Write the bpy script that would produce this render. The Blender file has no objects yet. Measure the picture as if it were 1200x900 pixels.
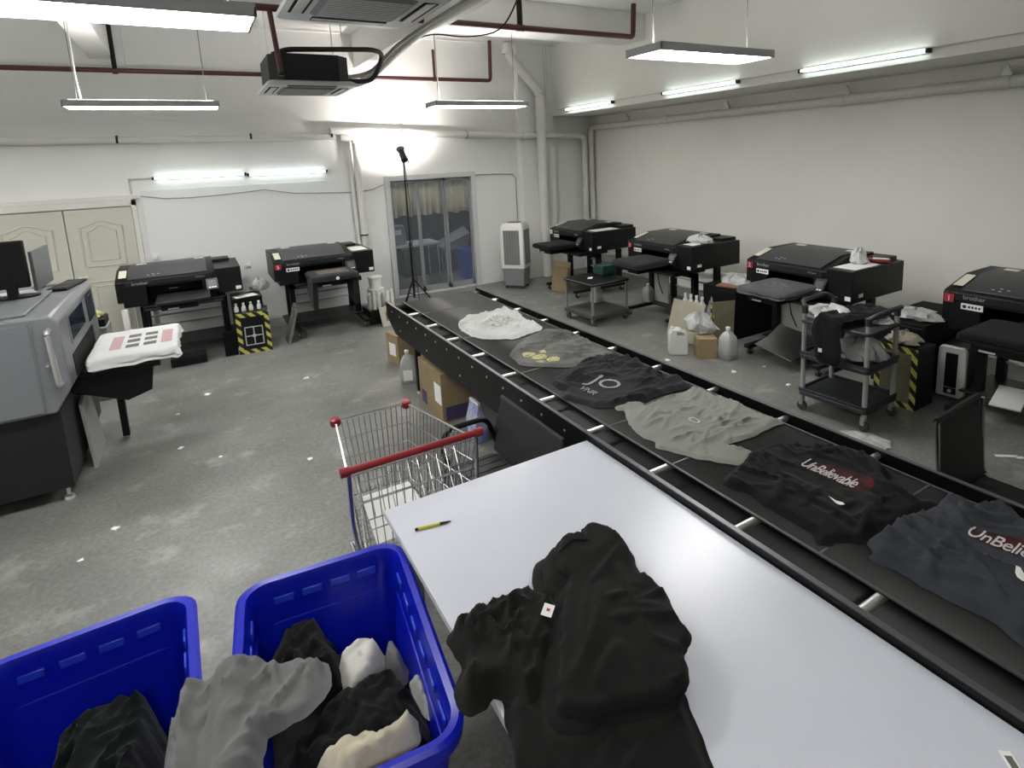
import bpy, bmesh, math, random
import numpy as np
from mathutils import Vector, Matrix, noise, geometry
random.seed(7)
SC = bpy.context.scene
COL = SC.collection
PI = math.pi

# ------------------------------------------------------------------ camera, world, exposure
cd = bpy.data.cameras.new('camera'); cam = bpy.data.objects.new('camera', cd); COL.objects.link(cam)
cd.sensor_fit = 'HORIZONTAL'; cd.sensor_width = 36.0
cd.lens = 682.68 / 1200 * 36.0
cd.shift_x = (600 - 634.67) / 1200.0
cd.shift_y = (298.96 - 450) / 1200.0
cd.clip_start = 0.05
_r = Vector((0.855678, -0.51565, -0.04382)); _d = Vector((-0.123762, -0.121682, -0.984823)); _f = Vector((0.502492, 0.848115, -0.167939))
cam.matrix_world = Matrix(((_r.x, -_d.x, -_f.x, 0), (_r.y, -_d.y, -_f.y, 0), (_r.z, -_d.z, -_f.z, 2.2), (0, 0, 0, 1)))
SC.camera = cam
w = bpy.data.worlds.new('world'); SC.world = w; w.use_nodes = True
w.node_tree.nodes['Background'].inputs[0].default_value = (.5, .53, .55, 1)
w.node_tree.nodes['Background'].inputs[1].default_value = 0.3
vs = SC.view_settings
vs.view_transform = 'Standard'; vs.look = 'None'; vs.gamma = 1.0; vs.exposure = 1.36; vs.use_curve_mapping = False
PANEL_POWER = 14.0     # ceiling panel diffusers
TUBE_POWER = 2.8      # fluorescent tubes
ADDED_UPLIGHT_POWER = 7.5   # glow added on top of the pendants to brighten upper walls

# ------------------------------------------------------------------ materials
MATS = {}
def mat(name, col=(.5, .5, .5), rough=.5, metal=0., var=None, bump=None, emit=None, spec=None, coat=0., trans=None, sheen=0.):
    if name in MATS: return MATS[name]
    m = bpy.data.materials.new(name); m.use_nodes = True
    nt = m.node_tree; b = nt.nodes['Principled BSDF']
    b.inputs['Base Color'].default_value = (*col, 1); b.inputs['Roughness'].default_value = rough; b.inputs['Metallic'].default_value = metal
    if spec is not None: b.inputs['Specular IOR Level'].default_value = spec
    if coat: b.inputs['Coat Weight'].default_value = coat; b.inputs['Coat Roughness'].default_value = .15
    if sheen: b.inputs['Sheen Weight'].default_value = sheen; b.inputs['Sheen Roughness'].default_value = .5
    if emit:
        b.inputs['Emission Color'].default_value = (*emit[0], 1); b.inputs['Emission Strength'].default_value = emit[1]
    tc = nt.nodes.new('ShaderNodeTexCoord')
    if var:
        sc_, amt = var[:2]; c2 = var[2] if len(var) > 2 else tuple(max(0, c * (1 - amt)) for c in col)
        n = nt.nodes.new('ShaderNodeTexNoise'); n.inputs['Scale'].default_value = sc_; n.inputs['Detail'].default_value = 6
        n.inputs['Roughness'].default_value = .62
        r = nt.nodes.new('ShaderNodeValToRGB'); r.color_ramp.elements[0].position = .32; r.color_ramp.elements[1].position = .68
        r.color_ramp.elements[0].color = (*c2, 1); r.color_ramp.elements[1].color = (*col, 1)
        nt.links.new(tc.outputs['Object'], n.inputs['Vector']); nt.links.new(n.outputs['Fac'], r.inputs['Fac']); nt.links.new(r.outputs['Color'], b.inputs['Base Color'])
    if bump:
        n = nt.nodes.new('ShaderNodeTexNoise'); n.inputs['Scale'].default_value = bump[0]; n.inputs['Detail'].default_value = 4
        bp = nt.nodes.new('ShaderNodeBump'); bp.inputs['Strength'].default_value = bump[1]; bp.inputs['Distance'].default_value = bump[2] if len(bump) > 2 else .01
        nt.links.new(tc.outputs['Object'], n.inputs['Vector']); nt.links.new(n.outputs['Fac'], bp.inputs['Height']); nt.links.new(bp.outputs['Normal'], b.inputs['Normal'])
    if trans:
        b.inputs['Transmission Weight'].default_value = trans; b.inputs['IOR'].default_value = 1.3
    MATS[name] = m; return m

def pane_mat(name, tint, alpha, rough=.03):
    """clear sheet: part transparent, part glossy coloured film"""
    if name in MATS: return MATS[name]
    m = bpy.data.materials.new(name); m.use_nodes = True; nt = m.node_tree
    b = nt.nodes['Principled BSDF']; out = nt.nodes['Material Output']
    b.inputs['Base Color'].default_value = (*tint, 1); b.inputs['Roughness'].default_value = rough
    t = nt.nodes.new('ShaderNodeBsdfTransparent'); mx = nt.nodes.new('ShaderNodeMixShader'); mx.inputs[0].default_value = alpha
    nt.links.new(t.outputs[0], mx.inputs[1]); nt.links.new(b.outputs[0], mx.inputs[2]); nt.links.new(mx.outputs[0], out.inputs[0])
    MATS[name] = m; return m

def hazard_mat():
    if 'hazard' in MATS: return MATS['hazard']
    m = bpy.data.materials.new('hazard_tape'); m.use_nodes = True; nt = m.node_tree; b = nt.nodes['Principled BSDF']; b.inputs['Roughness'].default_value = .45
    tc = nt.nodes.new('ShaderNodeTexCoord'); s = nt.nodes.new('ShaderNodeSeparateXYZ'); nt.links.new(tc.outputs['Object'], s.inputs[0])
    a = nt.nodes.new('ShaderNodeMath'); a.operation = 'ADD'; nt.links.new(s.outputs[0], a.inputs[0]); nt.links.new(s.outputs[2], a.inputs[1])
    a2 = nt.nodes.new('ShaderNodeMath'); a2.operation = 'ADD'; nt.links.new(a.outputs[0], a2.inputs[0]); nt.links.new(s.outputs[1], a2.inputs[1])
    k = nt.nodes.new('ShaderNodeMath'); k.operation = 'MULTIPLY'; k.inputs[1].default_value = 9.0; nt.links.new(a2.outputs[0], k.inputs[0])
    fr = nt.nodes.new('ShaderNodeMath'); fr.operation = 'FRACT'; nt.links.new(k.outputs[0], fr.inputs[0])
    r = nt.nodes.new('ShaderNodeValToRGB'); r.color_ramp.interpolation = 'CONSTANT'; r.color_ramp.elements[1].position = .5
    r.color_ramp.elements[0].color = (.012, .012, .014, 1); r.color_ramp.elements[1].color = (.55, .50, .10, 1)
    nt.links.new(fr.outputs[0], r.inputs[0]); nt.links.new(r.outputs[0], b.inputs['Base Color']); MATS['hazard'] = m; return m

def floor_mat():
    m = bpy.data.materials.new('worn_concrete'); m.use_nodes = True; nt = m.node_tree; b = nt.nodes['Principled BSDF']
    tc = nt.nodes.new('ShaderNodeTexCoord')
    def nz(s, d=6):
        n = nt.nodes.new('ShaderNodeTexNoise'); n.inputs['Scale'].default_value = s; n.inputs['Detail'].default_value = d; n.inputs['Roughness'].default_value = .65
        nt.links.new(tc.outputs['Object'], n.inputs['Vector']); return n
    def ramp(n, stops):
        r = nt.nodes.new('ShaderNodeValToRGB'); e = r.color_ramp.elements
        e[0].position, e[1].position = stops[0][0], stops[-1][0]; e[0].color = (*stops[0][1], 1); e[1].color = (*stops[-1][1], 1)
        for p, c in stops[1:-1]: x = e.new(p); x.color = (*c, 1)
        nt.links.new(n.outputs['Fac'], r.inputs[0]); return r
    def mix(kind, f, a, c):
        x = nt.nodes.new('ShaderNodeMix'); x.data_type = 'RGBA'; x.blend_type = kind
        if isinstance(f, float): x.inputs[0].default_value = f
        else: nt.links.new(f, x.inputs[0])
        nt.links.new(a, x.inputs[6]); 
        if isinstance(c, tuple): x.inputs[7].default_value = (*c, 1)
        else: nt.links.new(c, x.inputs[7])
        return x.outputs[2]
    big = ramp(nz(.9, 4), [(.3, (.165, .165, .156)), (.7, (.255, .255, .242))])
    fine = ramp(nz(38, 4), [(.32, (.52, .52, .52)), (.68, (1, 1, 1))])
    c = mix('MULTIPLY', .8, big.outputs[0], fine.outputs[0])
    st = ramp(nz(3.2, 8), [(.56, (0, 0, 0)), (.70, (.5, .5, .5))])
    c = mix('MIX', st.outputs[0], c, (.42, .42, .40))
    dk = ramp(nz(2.1, 6), [(.3, (.6, .6, .6)), (.42, (0, 0, 0))])
    c = mix('MIX', dk.outputs[0], c, (.15, .15, .145))
    nt.links.new(c, b.inputs['Base Color'])
    rr = ramp(nz(2.4), [(.3, (.28, .28, .28)), (.7, (.5, .5, .5))]); nt.links.new(rr.outputs[0], b.inputs['Roughness'])
    bp = nt.nodes.new('ShaderNodeBump'); bp.inputs['Strength'].default_value = .12; bp.inputs['Distance'].default_value = .004
    nt.links.new(nz(60).outputs['Fac'], bp.inputs['Height']); nt.links.new(bp.outputs['Normal'], b.inputs['Normal'])
    return m

WALL = mat('painted_plaster', (.765, .77, .75), .75, var=(1.3, .05), bump=(18, .05))
WALLR = mat('painted_plaster_right', (.82, .81, .765), .75, var=(1.1, .05), bump=(18, .05))
CEIL = mat('painted_ceiling', (.78, .775, .75), .8, var=(1.5, .05))
BLACK = mat('black_paint', (.0034, .0038, .0044), .42, var=(5, .3), spec=.32)
BLACKM = mat('black_matte', (.003, .003, .0033), .7, spec=.2)
DKGREY = mat('dark_grey_plastic', (.011, .0115, .013), .42, var=(9, .2), spec=.4)
LIDM = mat('printer_lid_grey', (.032, .033, .036), .36, var=(4, .15))
SILVER = mat('bright_steel', (.78, .78, .77), .34, .85)
ALU = mat('brushed_aluminium', (.55, .56, .57), .36, 1., var=(20, .15))
CHROME = mat('chrome_wire', (.62, .63, .64), .22, 1.)
WHITEP = mat('white_plastic', (.74, .74, .71), .4)
PVC = mat('white_pvc_pipe', (.68, .675, .64), .38, var=(6, .06))
PAPER = mat('white_paper', (.80, .80, .78), .7)
REDPIPE = mat('dark_red_paint', (.085, .022, .026), .35)
CARD = mat('brown_cardboard', (.29, .22, .12), .8, var=(7, .18))
RUBBER = mat('grey_rubber', (.05, .05, .05), .6)

# ------------------------------------------------------------------ mesh builder
class MB:
    def __init__(s): s.v = []; s.f = []
    def mesh(s, v, f):
        o = len(s.v); s.v += [tuple(p) for p in v]; s.f += [tuple(o + i for i in q) for q in f]; return s
    def box(s, x0, x1, y0, y1, z0, z1):
        v = [(x, y, z) for z in (z0, z1) for y in (y0, y1) for x in (x0, x1)]
        return s.mesh(v, [(0, 2, 3, 1), (4, 5, 7, 6), (0, 1, 5, 4), (2, 6, 7, 3), (0, 4, 6, 2), (1, 3, 7, 5)])
    def prism(s, pts, ax, a0, a1):
        mk = {'x': lambda p, a: (a, p[0], p[1]), 'y': lambda p, a: (p[0], a, p[1]), 'z': lambda p, a: (p[0], p[1], a)}[ax]
        n = len(pts); v = [mk(p, a0) for p in pts] + [mk(p, a1) for p in pts]
        return s.mesh(v, [tuple(range(n)), tuple(range(2 * n - 1, n - 1, -1))] + [(i, (i + 1) % n, n + (i + 1) % n, n + i) for i in range(n)])
    def tube(s, pts, r, n=8, r2=None):
        pts = [Vector(p) for p in pts]; L = len(pts); rings = []
        for i, p in enumerate(pts):
            a = pts[max(0, i - 1)]; b = pts[min(L - 1, i + 1)]; t = (b - a).normalized()
            up = Vector((0, 0, 1)) if abs(t.z) < .95 else Vector((0, 1, 0))
            u = t.cross(up).normalized(); w_ = u.cross(t)
            rr = r if r2 is None else r + (r2 - r) * i / (L - 1)
            k = 1.
            if 0 < i < L - 1:
                c = (pts[i] - a).normalized().dot((b - pts[i]).normalized()); k = 1 / max(.6, math.sqrt((1 + c) / 2))
            rings.append([p + (u * math.cos(2 * PI * j / n) + w_ * math.sin(2 * PI * j / n)) * rr * (k if k < 1.3 else 1.3) for j in range(n)])
        v = [q for R in rings for q in R]
        f = [(i * n + j, i * n + (j + 1) % n, (i + 1) * n + (j + 1) % n, (i + 1) * n + j) for i in range(L - 1) for j in range(n)]
        f += [tuple(range(n - 1, -1, -1)), tuple((L - 1) * n + j for j in range(n))]
        return s.mesh(v, f)
    def lathe(s, prof, n=16, c=(0, 0, 0), sx=1., sy=1.):
        v = []; L = len(prof)
        for r, z in prof: v += [(c[0] + sx * r * math.cos(2 * PI * j / n), c[1] + sy * r * math.sin(2 * PI * j / n), c[2] + z) for j in range(n)]
        f = [(i * n + j, i * n + (j + 1) % n, (i + 1) * n + (j + 1) % n, (i + 1) * n + j) for i in range(L - 1) for j in range(n)]
        f += [tuple(range(n - 1, -1, -1)), tuple((L - 1) * n + j for j in range(n))]
        return s.mesh(v, f)
    def loft(s, rings, cap0=True, cap1=True):
        n = len(rings[0]); L = len(rings); v = [p for R in rings for p in R]
        f = [(i * n + j, i * n + (j + 1) % n, (i + 1) * n + (j + 1) % n, (i + 1) * n + j) for i in range(L - 1) for j in range(n)]
        if cap0: f.append(tuple(range(n - 1, -1, -1)))
        if cap1: f.append(tuple((L - 1) * n + j for j in range(n)))
        return s.mesh(v, f)
    def slab(s, x, y, t, axis='z', *a): return s
    def build(s, name, m, parent=None, bevel=0., smooth=35., seg=2, recalc=True):
        me = bpy.data.meshes.new(name); me.from_pydata(s.v, [], s.f)
        if recalc:
            bm = bmesh.new(); bm.from_mesh(me); bmesh.ops.recalc_face_normals(bm, faces=bm.faces); bm.to_mesh(me); bm.free()
        if smooth:
            me.polygons.foreach_set('use_smooth', [True] * len(me.polygons)); me.set_sharp_from_angle(angle=math.radians(smooth))
        me.materials.append(m)
        o = bpy.data.objects.new(name, me); COL.objects.link(o)
        if parent: o.parent = parent
        if bevel:
            bv = o.modifiers.new('bevel', 'BEVEL'); bv.width = bevel; bv.segments = seg; bv.limit_method = 'ANGLE'; bv.angle_limit = math.radians(40)
        return o

def tag(o, label, cat, group=None):
    o['label'] = label; o['category'] = cat
    if group: o['group'] = group
    return o
def thing(name, label, cat, loc=(0, 0, 0), rz=0., group=None, scale=None):
    o = bpy.data.objects.new(name, None); COL.objects.link(o); o.location = loc; o.rotation_euler = (0, 0, rz); o.empty_display_size = .1
    if scale: o.scale = scale
    return tag(o, label, cat, group)
def struct(o):
    o['kind'] = 'structure'; return o
def bx(name, m, parent, x0, x1, y0, y1, z0, z1, bevel=0., **k): return MB().box(x0, x1, y0, y1, z0, z1).build(name, m, parent, bevel, **k)
def copy_tree(o, parent=None):
    c = o.copy(); COL.objects.link(c)
    c.parent = parent
    for ch in o.children: copy_tree(ch, c)
    return c

def text_mesh(s, size, extrude=.0008, shear=0., spacing=1., subdiv=0., xs=1.):
    cu = bpy.data.curves.new('txt', 'FONT'); cu.body = s; cu.size = size; cu.extrude = extrude; cu.shear = shear; cu.space_character = spacing; cu.resolution_u = 3
    o = bpy.data.objects.new('txt', cu); COL.objects.link(o)
    me = bpy.data.meshes.new_from_object(o.evaluated_get(bpy.context.evaluated_depsgraph_get()))
    bpy.data.objects.remove(o); bpy.data.curves.remove(cu)
    if xs != 1.:
        for v in me.vertices: v.co.x *= xs
    if subdiv:
        bm = bmesh.new(); bm.from_mesh(me); bmesh.ops.triangulate(bm, faces=bm.faces)
        for _ in range(4):
            es = [e for e in bm.edges if e.calc_length() > subdiv]
            if not es: break
            bmesh.ops.subdivide_edges(bm, edges=es, cuts=1); bmesh.ops.triangulate(bm, faces=bm.faces)
        bm.to_mesh(me); bm.free()
    return me
def text(name, s, size, m, parent, loc, rot, **k):
    me = text_mesh(s, size, **k); me.materials.append(m); o = bpy.data.objects.new(name, me); COL.objects.link(o)
    o.parent = parent; o.location = loc; o.rotation_euler = rot; return o
FRONT = (PI / 2, 0, 0)

def rrect(x0, x1, y0, y1, r, n=5):
    out = []
    for cx, cy, a in ((x1 - r, y1 - r, 0), (x0 + r, y1 - r, 90), (x0 + r, y0 + r, 180), (x1 - r, y0 + r, 270)):
        out += [(cx + r * math.cos(math.radians(a + 90 * i / n)), cy + r * math.sin(math.radians(a + 90 * i / n))) for i in range(n + 1)]
    return out
def arc_pts(p, q, corner, n=5):
    """rounded corner from p to q about corner (quadratic)"""
    p, q, c = Vector(p), Vector(q), Vector(corner)
    return [tuple(p * (1 - t) ** 2 + c * 2 * t * (1 - t) + q * t * t) for t in [i / n for i in range(n + 1)]]
def bend(pts, r=.1, n=4):
    pts = [Vector(p) for p in pts]; out = [pts[0]]
    for i in range(1, len(pts) - 1):
        a = (pts[i - 1] - pts[i]); b = (pts[i + 1] - pts[i]); rr = min(r, a.length * .45, b.length * .45)
        out += [Vector(q) for q in arc_pts(pts[i] + a.normalized() * rr, pts[i] + b.normalized() * rr, pts[i], n)]
    return out + [pts[-1]]

# ------------------------------------------------------------------ cloth
def smooth_poly(poly, step=.02, jitter=.0, seed=0):
    n = len(poly); P = [Vector((p[0], p[1])) for p in poly]; out = []
    for i in range(n):
        a, b, c, d = P[i - 1], P[i], P[(i + 1) % n], P[(i + 2) % n]
        k = max(1, int((c - b).length / step))
        for j in range(k):
            t = j / k
            out.append(.5 * ((2 * b) + (c - a) * t + (2 * a - 5 * b + 4 * c - d) * t * t + (3 * b - a - 3 * c + d) * t ** 3))
    if jitter: out = [p + Vector((noise.noise((p.x * 25, p.y * 25, seed)), noise.noise((p.x * 25, p.y * 25, seed + 9)))) * jitter for p in out]
    return out
def seg_dist(x, y, P):
    best = 9.; ins = False; n = len(P)
    for i in range(n):
        ax, ay = P[i]; bx_, by = P[(i + 1) % n]
        dx, dy = bx_ - ax, by - ay; L = dx * dx + dy * dy
        t = 0 if L == 0 else max(0, min(1, ((x - ax) * dx + (y - ay) * dy) / L))
        q = (x - ax - t * dx) ** 2 + (y - ay - t * dy) ** 2
        if q < best: best = q
        if (ay > y) != (by > y) and x < (bx_ - ax) * (y - ay) / (by - ay) + ax: ins = not ins
    return math.sqrt(best) * (1 if ins else -1)
def sstep(t): t = max(0., min(1., t)); return t * t * (3 - 2 * t)

def seg_dist_np(X, Y, P):
    """signed distance of many points to a closed outline, positive inside"""
    A = np.array(P); B = np.roll(A, -1, 0); out = np.empty(len(X))
    for i in range(0, len(X), 2000):
        x = X[i:i + 2000, None]; y = Y[i:i + 2000, None]; dx = B[:, 0] - A[:, 0]; dy = B[:, 1] - A[:, 1]; L = np.maximum(dx * dx + dy * dy, 1e-12)
        t = np.clip(((x - A[:, 0]) * dx + (y - A[:, 1]) * dy) / L, 0, 1)
        d = np.sqrt(((x - A[:, 0] - t * dx) ** 2 + (y - A[:, 1] - t * dy) ** 2).min(1))
        c = ((A[:, 1] > y) != (B[:, 1] > y)) & (x < dx * (y - A[:, 1]) / np.where(dy == 0, 1e-12, dy) + A[:, 0])
        out[i:i + 2000] = np.where(c.sum(1) % 2 == 1, d, -d)
    return out
def nstep(t): t = np.clip(t, 0, 1); return t * t * (3 - 2 * t)

class Cloth:
    """a garment lying on a surface: outline, puffed height, gathered folds and creases"""
    def __init__(s, poly, z0, h=.012, edge=.03, fold=.012, ang=0., scale=9., stretch=2.6, seed=0, flat=None, dome=0., jitter=.0, step=.0115, creases=22, crease=.55, spread=.45, clen=(.10, .32), cw=.0085):
        s.P = smooth_poly(poly, step * 1.1, jitter, seed); s.PT = [(p.x, p.y) for p in s.P]
        s.z0 = z0 if callable(z0) else (lambda x, y: z0)
        s.h, s.edge, s.fold, s.ang, s.scale, s.stretch, s.seed, s.flat, s.dome, s.step = h, edge, fold, ang, scale, stretch, seed, flat or [], dome, step
        A = np.array(s.PT); s.cx, s.cy = A.mean(0); s.far = max(.05, np.hypot(A[:, 0] - s.cx, A[:, 1] - s.cy).max())
        R = random.Random(seed * 17 + 5); s.cr = []
        lo, hi = A.min(0), A.max(0); tries = 0
        while len(s.cr) < creases and tries < 4000:
            tries += 1; x, y = R.uniform(lo[0], hi[0]), R.uniform(lo[1], hi[1])
            if seg_dist(x, y, s.PT) < .012: continue
            a = ang + R.gauss(0, spread); L = R.uniform(*clen) * min(1.3, s.far / .35); k = R.uniform(-2.5, 2.5)
            w_ = cw * R.uniform(.6, 1.5); hh = fold * R.uniform(.35, 1.) * crease; pts = []; px, py = x, y
            for i in range(7): pts.append((px, py)); px += math.cos(a) * L / 6; py += math.sin(a) * L / 6; a += k * L / 6
            s.cr.append((np.array(pts), w_, hh, R.uniform(1.6, 3.2), R.choice((-1, 1))))
    def heights(s, X, Y, d=None):
        X = np.asarray(X, float); Y = np.asarray(Y, float)
        if d is None: d = seg_dist_np(X, Y, s.PT)
        e = nstep(d / s.edge); sd = s.seed * 3.7; f = np.zeros(len(X))
        for i in range(len(X)):
            x, y = X[i], Y[i]; q = 0.
            if d[i] <= 0: continue
            wx, wy = noise.noise((x * 5, y * 5, sd)) * .05, noise.noise((x * 5, y * 5, sd + 7)) * .05
            for da, fs, amp in ((0, 1., .5), (.6, 1.7, .25)):
                ca, sa = math.cos(s.ang + da), math.sin(s.ang + da); u, v = (x + wx) * ca + (y + wy) * sa, -(x + wx) * sa + (y + wy) * ca
                q += amp * (.5 + noise.noise((u * s.scale * fs / s.stretch, v * s.scale * fs, sd + fs * 11)))
            f[i] = q + .08 * noise.noise((x * 26, y * 26, sd))
        z = s.fold * f * .42; zc = np.zeros(len(X))
        for P, w_, hh, asym, sg in s.cr:
            best = np.full(len(X), 9.); sgn = np.zeros(len(X)); tt = np.zeros(len(X))
            near = (X > P[:, 0].min() - .09) & (X < P[:, 0].max() + .09) & (Y > P[:, 1].min() - .09) & (Y < P[:, 1].max() + .09)
            if not near.any(): continue
            ix = np.nonzero(near)[0]; x, y = X[ix], Y[ix]; bb = np.full(len(ix), 9.); bs = np.zeros(len(ix)); bt = np.zeros(len(ix))
            for j in range(len(P) - 1):
                dx, dy = P[j + 1] - P[j]; L = dx * dx + dy * dy; t = np.clip(((x - P[j, 0]) * dx + (y - P[j, 1]) * dy) / L, 0, 1)
                ex, ey = x - P[j, 0] - t * dx, y - P[j, 1] - t * dy; q = np.hypot(ex, ey); m = q < bb
                bb[m] = q[m]; bs[m] = np.sign(dx * ey - dy * ex)[m] * sg; bt[m] = ((j + t) / (len(P) - 1))[m]
            w2 = np.where(bs > 0, w_, w_ * asym); zc[ix] = np.maximum(zc[ix], hh * np.exp(-(bb / w2) ** 1.6) * np.sin(np.pi * np.clip(bt, 0, 1)) ** .7)
        z = z + zc
        for (fx, fy, fr) in s.flat: z *= nstep((np.hypot(X - fx, Y - fy) - fr * .55) / (fr * .8)) * .85 + .15
        zd = s.dome * nstep(1 - np.hypot(X - s.cx, Y - s.cy) / s.far)
        base = np.array([s.z0(x, y) for x, y in zip(X, Y)])
        return np.where(d <= 0, base + .002, base + .002 + (s.h + z + zd) * e)
    def build(s, name, m, bendfn=None, parent=None):
        st = s.step; A = np.array(s.PT); lo, hi = A.min(0), A.max(0); gx = []; gy = []; y = lo[1]; k = 0
        while y < hi[1]:
            x = np.arange(lo[0] + (st / 2 if k % 2 else 0), hi[0], st); gx.append(x); gy.append(np.full(len(x), y)); y += st * .87; k += 1
        gx = np.concatenate(gx); gy = np.concatenate(gy); d = seg_dist_np(gx, gy, s.PT); ok = d > st * .45
        pts = [Vector(p) for p in s.PT] + [Vector((a, b)) for a, b in zip(gx[ok], gy[ok])]; n = len(s.PT)
        V, E_, F, ov, _, _ = geometry.delaunay_2d_cdt(pts, [(i, (i + 1) % n) for i in range(n)], [], 1, 1e-5)
        X = np.array([p.x for p in V]); Y = np.array([p.y for p in V]); Z = s.heights(X, Y, np.maximum(0, np.where([bool(o and o[0] < n) for o in ov], 0., seg_dist_np(X, Y, s.PT))))
        vv = [(float(a), float(b), float(c)) for a, b, c in zip(X, Y, Z)]
        if bendfn: vv = [bendfn(*q) for q in vv]
        o = MB().mesh(vv, F).build(name, m, parent, smooth=75., recalc=False)
        if sum(pl.normal.z for pl in o.data.polygons) < 0: o.data.flip_normals()
        return o
    def print_on(s, parent, name, me, m, loc, ang, lift=.0025):
        """drape a flat mark over the garment"""
        ca, sa = math.cos(ang), math.sin(ang); vs_ = me.vertices
        X = np.array([loc[0] + v.co.x * ca - v.co.y * sa for v in vs_]); Y = np.array([loc[1] + v.co.x * sa + v.co.y * ca for v in vs_]); Z = s.heights(X, Y)
        for v, x, y, z in zip(vs_, X, Y, Z): v.co = (x, y, z + lift + v.co.z)
        me.materials.clear(); me.materials.append(m); o = bpy.data.objects.new(name, me); COL.objects.link(o); o.parent = parent; return o
def patch_mesh(pts, step=.012):
    P = smooth_poly(pts, step); q = [Vector(p) for p in P]; T = [(p.x, p.y) for p in P]; n = len(q)
    y = min(t[1] for t in T)
    while y < max(t[1] for t in T):
        x = min(t[0] for t in T)
        while x < max(t[0] for t in T):
            if seg_dist(x, y, T) > step * .4: q.append(Vector((x, y)))
            x += step
        y += step
    V, _, F, _, _, _ = geometry.delaunay_2d_cdt(q, [(i, (i + 1) % n) for i in range(n)], [], 1, 1e-5)
    me = bpy.data.meshes.new('patch'); me.from_pydata([(p.x, p.y, 0) for p in V], [], F); return me
def fabric(name, col, rough=.9, var=(6, .18)): return mat(name, col, rough, var=var, bump=(70, .22, .004), sheen=.05, spec=.17)

# ================================================================== STRUCTURE
XL, XR, YF, YB, ZC = -4.6, 6.70, -3.2, 9.24, 4.10
struct(bx('floor', floor_mat(), None, XL - .2, XR + .2, YF - .2, 13.2, -.12, 0, smooth=0))
struct(bx('ceiling', CEIL, None, XL - .2, XR + .2, YF - .2, YB + .2, ZC, ZC + .15, smooth=0))
struct(bx('wall_left', WALL, None, XL - .2, XL, YF - .2, YB + .2, 0, ZC, smooth=0))
struct(bx('wall_front', WALL, None, XL, XR, YF - .2, YF, 0, ZC, smooth=0))
struct(bx('wall_right', WALLR, None, XR, XR + .2, YF - .2, YB + .2, 0, ZC, smooth=0))
D2A, D2B, D2H = 2.69, 4.15, 1.94          # glass door opening
mb = MB(); mb.box(XL, D2A, YB, YB + .2, 0, ZC); mb.box(D2B, XR, YB, YB + .2, 0, ZC); mb.box(D2A, D2B, YB, YB + .2, D2H, ZC)
struct(mb.build('wall_back', WALL, None, smooth=0))
struct(bx('wall_soffit', WALLR, None, 5.76, XR, YF, YB, 2.89, ZC, smooth=0))
struct(bx('wall_pillar', WALL, None, 5.06, 5.76, 9.09, YB, 0, ZC, smooth=0))
struct(bx('ceiling_beam', CEIL, None, XL, 5.76, 6.60, 7.07, 3.75, ZC, smooth=0))
struct(bx('ceiling_beam', CEIL, None, -.86, -.62, YF, YB, 3.62, ZC, smooth=0))
struct(bx('ceiling_beam', CEIL, None, 2.34, 2.58, YF, YB, 3.62, ZC, smooth=0))
struct(bx('trim_1', WALL, None, -.60, -.50, 9.16, YB, 3.50, ZC, smooth=0))
struct(bx('ceiling_beam', CEIL, None, XL, 5.76, .2, .67, 3.75, ZC, smooth=0))

# room behind the glass door
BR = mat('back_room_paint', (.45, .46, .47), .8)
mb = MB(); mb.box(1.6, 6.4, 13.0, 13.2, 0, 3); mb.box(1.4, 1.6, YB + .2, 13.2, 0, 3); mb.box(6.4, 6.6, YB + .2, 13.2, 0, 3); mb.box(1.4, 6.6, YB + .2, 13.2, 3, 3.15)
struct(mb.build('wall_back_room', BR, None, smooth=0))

# double door, beige, with arched mouldings
DOORM = mat('cream_door', (.53, .52, .45), .5, var=(3, .06))
FRM = mat('door_frame_paint', (.62, .61, .57), .5)
d1 = bpy.data.objects.new('door_1', None); COL.objects.link(d1); d1.location = (-1.38, YB, 0); struct(d1)
for k, (a, b) in enumerate(((-.74, -.006), (.006, .70))):
    lf = bx('door_leaf', DOORM, d1, a, b, -.045, -.004, .01, 1.79, .004)
    for (m0, m1, zb, zt, arch) in ((a + .13, b - .13, 1.06, 1.56, .07), (a + .13, b - .13, .16, .86, -.06)):
        xm = (m0 + m1) / 2
        def loop(x0, x1, z0, z1, ar):
            P = []
            if ar > 0:
                P = [(x0, z0), (x1, z0), (x1, z1)] + [(x1 + (x0 - x1) * t, z1 + ar * math.sin(PI * t) ** 2) for t in [i / 12 for i in range(1, 12)]] + [(x0, z1)]
            else:
                P = [(x0, z1), (x1, z1), (x1, z0)] + [(x1 + (x0 - x1) * t, z0 + ar * math.sin(PI * t) ** 2) for t in [i / 12 for i in range(1, 12)]] + [(x0, z0)]
            P = P + [P[0]]
            return [(x, -.046, z) for x, z in P]
        MB().tube(loop(m0, m1, zb, zt, arch), .011, 6).build('panel_moulding', DOORM, lf)
        MB().tube(loop(m0 + .07, m1 - .07, zb + .07, zt - .06, arch * 1.1), .008, 6).build('panel_moulding', DOORM, lf)
    if k == 1: bx('door_handle', SILVER, lf, a + .03, a + .14, -.09, -.065, .92, .945, .006)
mb = MB(); mb.box(-.84, -.745, -.07, 0, 0, 1.88); mb.box(.705, .76, -.07, 0, 0, 1.88); mb.box(-.84, .76, -.07, 0, 1.80, 1.88)
mb.build('door_frame', FRM, d1, .004)
mb = MB(); mb.box(-.86, .80, -.02, 0, 1.88, 1.93); mb.build('head_trim', FRM, d1, .003)

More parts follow.
